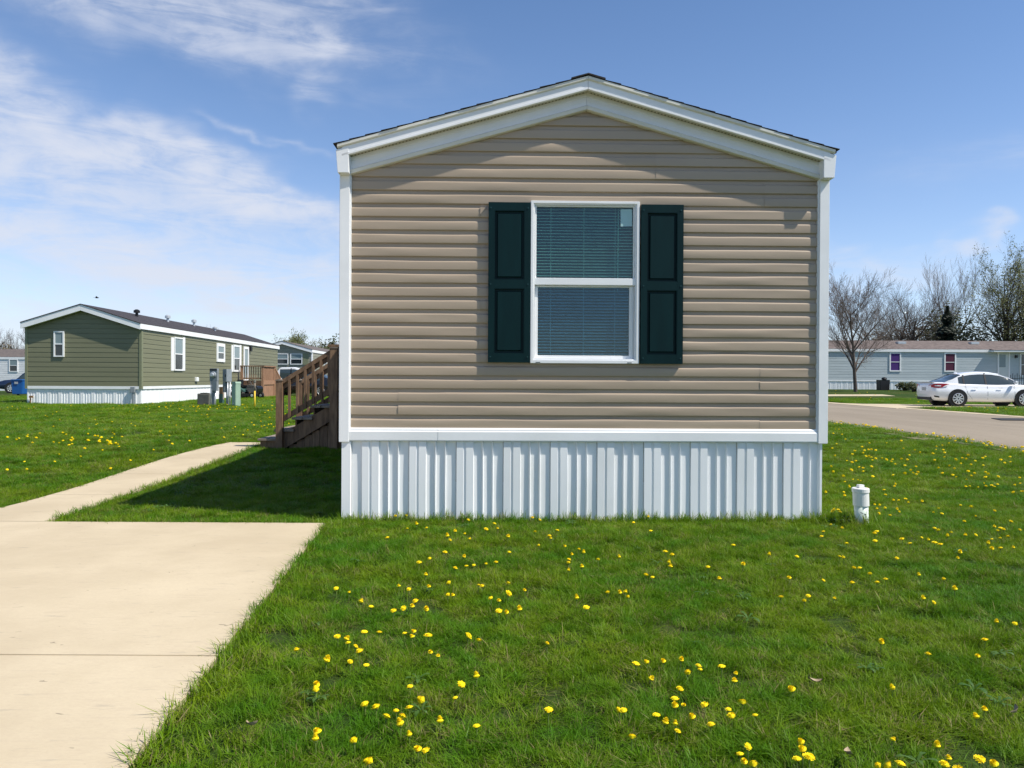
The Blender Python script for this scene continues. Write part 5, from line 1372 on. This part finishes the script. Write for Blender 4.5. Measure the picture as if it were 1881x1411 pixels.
# ------------------------------------------------------------------ dandelions
def flower_mesh(seed):
    rg = random.Random(seed); m = MB(); kr, kz = ((1, 1), (.92, .8), (.70, 1.5))[seed]
    for ring, (n, r0, r1, z0, z1) in enumerate(((16, .004, .0205, .0, .006), (14, .003, .0165, .003, .011), (11, .002, .0115, .005, .0145), (7, .0, .0065, .007, .0165))):
        for i in range(n):
            a = 6.283*(i+.5*ring)/n + rg.uniform(-.12, .12); L = r1*kr*rg.uniform(.82, 1.1); z1 = z1 if i else z1*kz; w_ = .0042; ca, sa = math.cos(a), math.sin(a); b = len(m.v)
            m.v += [(r0*ca - w_*.5*sa, r0*sa + w_*.5*ca, z0), (r0*ca + w_*.5*sa, r0*sa - w_*.5*ca, z0), (L*ca + w_*.5*sa, L*sa - w_*.5*ca, z1), (L*ca - w_*.5*sa, L*sa + w_*.5*ca, z1)]
            m.f.append((b, b+1, b+2, b+3))
    m.lathe([(.004, -.008), (.012, 0.0), (.0155, .005), (.011, .0095), (.004, .013)], 10)
    return m.mesh('flower_head', M['dand'])
heads = [flower_mesh(i) for i in range(3)]
stem_me = MB().tube([(0, 0, -.09), (.002, .001, -.05), (0, 0, -.004)], [.0024, .0022, .0026], 5).lathe([(.003, -.012), (.0075, -.007), (.009, -.001)], 8).mesh('stem', M['stem'])
DL = []
def add(ox, oy, sc, pts):
    for a, b in pts: DL.append((ox + a/sc, oy + b/sc))
add(500, 1100, 4.5375, [(203,410),(450,516),(545,318),(615,318),(635,348),(693,388),(730,452),(650,536),(785,549),(768,270),(893,277),(1105,275),(1185,275),(1170,325),(1300,315),(1630,305),(1720,325),(1318,440),(1378,475),(1575,695),(1703,645),(1530,805),(1150,715),(1253,857),(1147,900),(368,695),(365,760),(775,867),(870,884),(950,957),(1033,937),(1082,985),(1070,1052),(1145,1110),(1215,1243),(1283,1272),(795,1355),(820,1358),(360,1177),(380,1103),(685,1195),(1398,997),(1705,1057)])
add(600, 940, 2.939, [(370,22),(430,18),(487,72),(540,80),(763,45),(905,65),(860,97),(922,95),(693,106),(745,117),(652,127),(665,159),(770,151),(978,132),(1125,108),(1245,98),(1210,145),(1202,123),(1110,35),(1150,38),(1657,60),(1737,30),(1750,107),(1288,182),(1360,195),(1325,236),(1308,250),(1305,268),(1387,225),(1378,303),(1305,323),(1145,177),(985,224),(740,234),(915,272),(860,287),(795,291),(755,287),(693,298),(557,257),(500,277),(535,333),(660,375),(980,380),(1068,425),(820,402),(840,402),(980,443),(888,467),(930,471),(930,534),(973,548),(1040,524),(1350,463),(1518,431),(1583,427),(1610,427),(1628,460),(1580,248),(1466,265),(1760,345),(1722,345),(1828,217),(1866,240),(1847,275),(1855,299),(1402,510),(552,400),(445,417),(390,403),(52,411),(120,426),(183,475),(240,512),(415,510),(480,485),(462,517),(363,540),(537,525),(640,218),(328,143),(435,86),(683,446),(655,446)])
add(1000, 1150, 4.7025, [(22,148),(790,332),(890,308),(1030,282),(1180,297),(1345,355),(1330,325),(1533,362),(1650,402),(1240,412),(918,455),(1168,542),(1640,488),(1127,628),(1195,665),(1130,705),(1388,685),(1713,643),(38,737),(652,708),(683,750),(967,772),(1042,828),(1130,862),(1148,912),(1283,773),(1440,833),(1618,766),(1822,787),(757,957),(1757,1045),(1692,1080),(1725,1182),(1805,1175),(1590,712)])
add(1200, 1000, 3.434, [(345,147),(563,132),(417,217),(505,12),(730,62),(857,210),(1072,222),(805,320),(978,322),(955,360),(1140,332),(1437,623),(1512,907),(878,897),(938,1243),(1507,1242),(907,1350),(945,1307),(982,1335),(1485,1377),(1420,1405),(1557,1400),(906,77)])
add(1600, 1000, 3.434, [(458,228),(527,290),(330,335),(395,362),(790,478),(908,499),(720,595),(360,700),(673,712),(715,1040),(665,1078),(415,1268),(685,1348),(780,1384),(553,1396),(490,1363),(460,1405)])
add(1500, 780, 4.409, [(55,865),(42,902),(115,800),(205,830),(470,880),(475,930),(490,865),(695,925),(757,965),(243,963),(187,1060),(220,1077),(350,1158),(300,1153),(55,1257),(290,1290),(490,1270),(560,1257),(433,1219),(650,1085),(830,1206),(1143,1077),(1160,1023),(850,906),(908,925),(955,845),(985,862),(1060,895),(1090,865),(955,958),(1005,967),(1288,890),(1203,902),(1195,775),(1290,732),(1440,700),(1250,672),(1165,658),(988,685),(945,708),(1015,712),(855,620),(720,606),(742,624),(665,612),(625,617),(472,640),(513,660),(490,674),(558,668),(505,710),(595,732),(650,687),(670,707),(140,680),(128,705),(175,688),(190,708),(220,545),(228,576),(75,552),(410,520),(548,525),(557,560),(640,485),(632,500),(455,443),(358,460),(333,453),(295,447),(262,487),(215,436),(230,460),(270,511),(118,357),(137,393),(282,387),(375,372),(378,392),(345,364),(318,315),(287,321),(245,303),(425,268),(400,270),(290,252),(420,218),(443,215),(387,222),(620,423),(717,411),(762,381),(780,403),(822,403),(808,414),(715,350),(735,305),(615,297),(687,297),(752,262),(797,214),(703,210),(988,362),(1117,378),(1020,412),(1103,432),(1130,440),(1213,448),(1228,390),(1278,406),(1252,426),(1367,402),(1388,410),(1370,440),(1350,342),(1252,338),(1210,497),(1240,495),(1310,503),(1355,480),(1370,496),(1418,494),(1440,497),(1465,482),(1470,445),(1602,490),(1595,540),(1650,470),(1645,445),(1655,537),(1670,535),(1572,787),(1645,857),(1440,822),(1490,825),(1512,846),(1465,864),(1487,912),(1550,902),(1420,922),(1387,963),(1418,995),(1490,1002),(1593,995),(1030,1265),(1117,1340),(865,1397),(140,1395),(968,212),(1025,215),(1035,275),(1227,262),(1493,305),(1570,315),(1125,292),(1178,290),(942,247)])
DL = [d for i, d in enumerate(DL) if not any(abs(d[0]-e[0]) < 3.0 and abs(d[1]-e[1]) < 3.0 for e in DL[:i])]
rgd = random.Random(77)
near = []
for (u, v) in DL:
    q = onground(u, v, .062)
    near.append((q.y, q, u, v))
near.sort(key=lambda t_: t_[0])
ZL_ = [  # zones of the lawn: test on (u, v) of the photo, label
    (lambda u, v, q: u < 700 and v > 1300, 'yellow dandelion in the foreground lawn near the driveway corner'),
    (lambda u, v, q: u < 640 and v > 1150, 'yellow dandelion near the concrete driveway edge in the left foreground'),
    (lambda u, v, q: u < 900 and v > 1250, 'large yellow dandelion in the left foreground lawn'),
    (lambda u, v, q: u < 900 and v > 1120, 'yellow dandelion in the loose cluster left of centre in the foreground'),
    (lambda u, v, q: u < 1100 and v > 1150, 'lone yellow dandelion in the centre foreground lawn'),
    (lambda u, v, q: u < 1420 and v > 1290, 'big yellow dandelion in the dense clump at the bottom centre right'),
    (lambda u, v, q: u < 1420 and v > 1180, 'yellow dandelion in the arc above the bottom centre right clump'),
    (lambda u, v, q: v > 1290 and u < 1700, 'big yellow dandelion at the bottom edge right of centre'),
    (lambda u, v, q: v > 1290, 'big yellow dandelion in the bottom right corner of the lawn'),
    (lambda u, v, q: v > 1100 and u > 1420, 'scattered yellow dandelion in the right foreground lawn'),
    (lambda u, v, q: u < 800 and v > 1030, 'small yellow dandelion in the lawn beside the driveway top corner'),
    (lambda u, v, q: u < 1010 and v > 1030, 'small yellow dandelion in the lawn below the left shutter'),
    (lambda u, v, q: u < 1240 and v > 1030, 'small yellow dandelion in the lawn below the window'),
    (lambda u, v, q: u < 1560 and v > 1000, 'small yellow dandelion in the lawn below the right shutter'),
    (lambda u, v, q: u < 1030 and v < 985, 'tiny yellow dandelion at the foot of the skirting on the left'),
    (lambda u, v, q: u < 1510 and v < 985, 'tiny yellow dandelion at the foot of the skirting on the right'),
    (lambda u, v, q: u < 1060, 'tiny yellow dandelion a stride before the left skirting'),
    (lambda u, v, q: u < 1510, 'tiny yellow dandelion a stride before the right skirting'),
    (lambda u, v, q: v > 1000, 'small yellow dandelion in the right lawn before the white pipe'),
    (lambda u, v, q: u < 1600 and v > 920, 'yellow dandelion crowding round the white pipe'),
    (lambda u, v, q: u < 1600, 'tiny yellow dandelion behind the white pipe beside the house corner'),
    (lambda u, v, q: u < 1740 and v > 930, 'yellow dandelion just right of the white pipe'),
    (lambda u, v, q: v > 930, 'yellow dandelion in the right edge lawn level with the pipe'),
    (lambda u, v, q: v > 860 and u < 1740, 'tiny yellow dandelion in the mid right lawn behind the pipe'),
    (lambda u, v, q: v > 860, 'tiny yellow dandelion at the right edge of the mid lawn'),
    (lambda u, v, q: True, 'tiny yellow dandelion near the road verge')]
ind, rest = near[:300], near[300:]
ORD = 'leftmost second third fourth fifth sixth seventh eighth ninth tenth eleventh twelfth thirteenth fourteenth fifteenth sixteenth seventeenth eighteenth nineteenth twentieth'.split()
ORD += ['twenty-' + o for o in 'first second third fourth fifth sixth seventh eighth ninth'.split()] + ['thirtieth'] + ['thirty-' + o for o in 'first second third fourth fifth sixth seventh eighth ninth'.split()]
zone = {}
for it in ind: zone.setdefault(next(l for f_, l in ZL_ if f_(it[2], it[3], it[1])), []).append(it)
rank_ = {id(it): n_ for l_ in zone.values() for n_, it in enumerate(sorted(l_, key=lambda t_: t_[2]))}
for it in ind:
    yv, q, u, v = it
    lab = next(l for f_, l in ZL_ if f_(u, v, q))
    grp = lab.replace('yellow dandelion', 'dandelions', 1)
    if len(zone[lab]) > 1: lab = lab + ', ' + (ORD[0] if rank_[id(it)] == 0 else ORD[rank_[id(it)]] + ' from the left')
    d = thing('dandelion', lab, 'dandelion', (q.x, q.y, gz(q.x, q.y)+.056+rgd.uniform(-.008, .012)), rgd.uniform(0, 6.28), grp)
    k_ = (.90 if v > 1150 else .96)*rgd.uniform(.68, 1.1); d.scale = (k_, k_, k_*rgd.uniform(.65, 1.15))
    hd = link('flower_head', heads[rgd.randrange(3)], d); hd.rotation_euler = (rgd.gauss(0, .30)+.12, rgd.gauss(0, .30), 0)
    link('stem', stem_me, d)
# the remaining far dandelions, too many to count
P_, R_, S_, I_ = [], [], [], []
def far_d(x, y, s_=1.0):
    if on_hard(x, y, .05) or (-4.6 < x < -1.5 and 6.5 < y < 18): return
    P_.append((x, y, gz(x, y)+.075+.02*rgd.random())); R_.append((rgd.gauss(.1, .25), rgd.gauss(0, .25), rgd.uniform(0, 6.28))); k_ = s_*rgd.uniform(.8, 1.2); S_.append((k_, k_, k_)); I_.append(rgd.randrange(2))
for yv, q, u, v in rest: far_d(q.x, q.y, 1.05)
for _ in range(230):          # left lawn beyond the path
    u, v = rgd.uniform(-60, 620), 748 + 130*rgd.random()**1.6
    cl_ = .5+.5*math.sin(u*.023+1)*math.sin(v*.11)
    if rgd.random() < .30+.6*cl_:
        q = onground(u, v); far_d(q.x, q.y, .95)
for cx_, cy_, sx2, sy2, n in ((80, 812, 60, 7, 14), (165, 817, 30, 6, 7), (440, 752, 90, 5, 70), (500, 770, 40, 10, 16), (190, 820, 20, 6, 10), (480, 795, 40, 8, 16)):
    for _ in range(n): q = onground(rgd.gauss(cx_, sx2), max(741, rgd.gauss(cy_, sy2))); far_d(q.x, q.y, 1.2)
for _ in range(120):          # road verge
    y = rgd.uniform(11.5, 24); far_d(road_x0(y)-.08-abs(rgd.gauss(0, .25)), y, 1.1)
for _ in range(60): q = onground(rgd.uniform(1525, 1900), rgd.uniform(795, 870)); far_d(q.x, q.y, 1.0)
for _ in range(60): far_d(rgd.uniform(16, 30), rgd.uniform(36.5, 52), 1.3)
for _ in range(50): far_d(rgd.uniform(16, 24), rgd.uniform(23, 30.5), 1.2)
def head_tpl(seed):
    me = heads[seed]; return [tuple(v_.co) for v_ in me.vertices], [tuple(p_.vertices) for p_ in me.polygons], [0.0]*len(me.vertices), [1.0]*len(me.vertices)
scatter('dandelion_carpet', [head_tpl(0), head_tpl(1)], P_, np.array(R_), np.array(S_), I_, M['dand'], 'far yellow dandelion specks across the left lawn and road verge', 'dandelions')
# dry leaves in the lawn
for i, (u, v, lab) in enumerate(((1496, 1254, 'pale dry leaf lying in the lawn right of centre'), (1557, 1388, 'pale dry leaf at the bottom of the lawn'), (460, 1335, 'curled brown leaf in the grass near the driveway'), (1868, 1309, 'pale dry seed head at the far right of the lawn'))):
    q = onground(u, v, .04); m = MB().grid([[(x*.03, (.014*(1-x*x))*s_, .012*x*x+.006*abs(s_)) for s_ in (-1, 0, 1)] for x in np.linspace(-1, 1, 7)])
    o = part('dry_leaf', m, M['straw'], None, True); o.location = (q.x, q.y, gz(q.x, q.y)+.045); o.rotation_euler = (.3*i, .2, i*1.3); tag(o, lab, 'leaf')
# bare verge along the near road edge
vm = MB().grid([[(road_x0(y)-.45-.25*math.sin(y*.9)-.12*math.sin(y*2.7), y, gz(road_x0(y), y)+.008), (road_x0(y)+.1, y, gz(road_x0(y), y)+.010)] for y in np.arange(10, 26, .25)])
M['verge'] = mat('dry_verge', (0.20, 0.17, 0.085), 0.9, (0.055, 0.085, 0.02), 4.0, (1, 1, 1), .6, 40)
tag(part('verge', vm, M['verge'], None), 'dry patchy verge along the near road edge', 'verge', kind='structure')
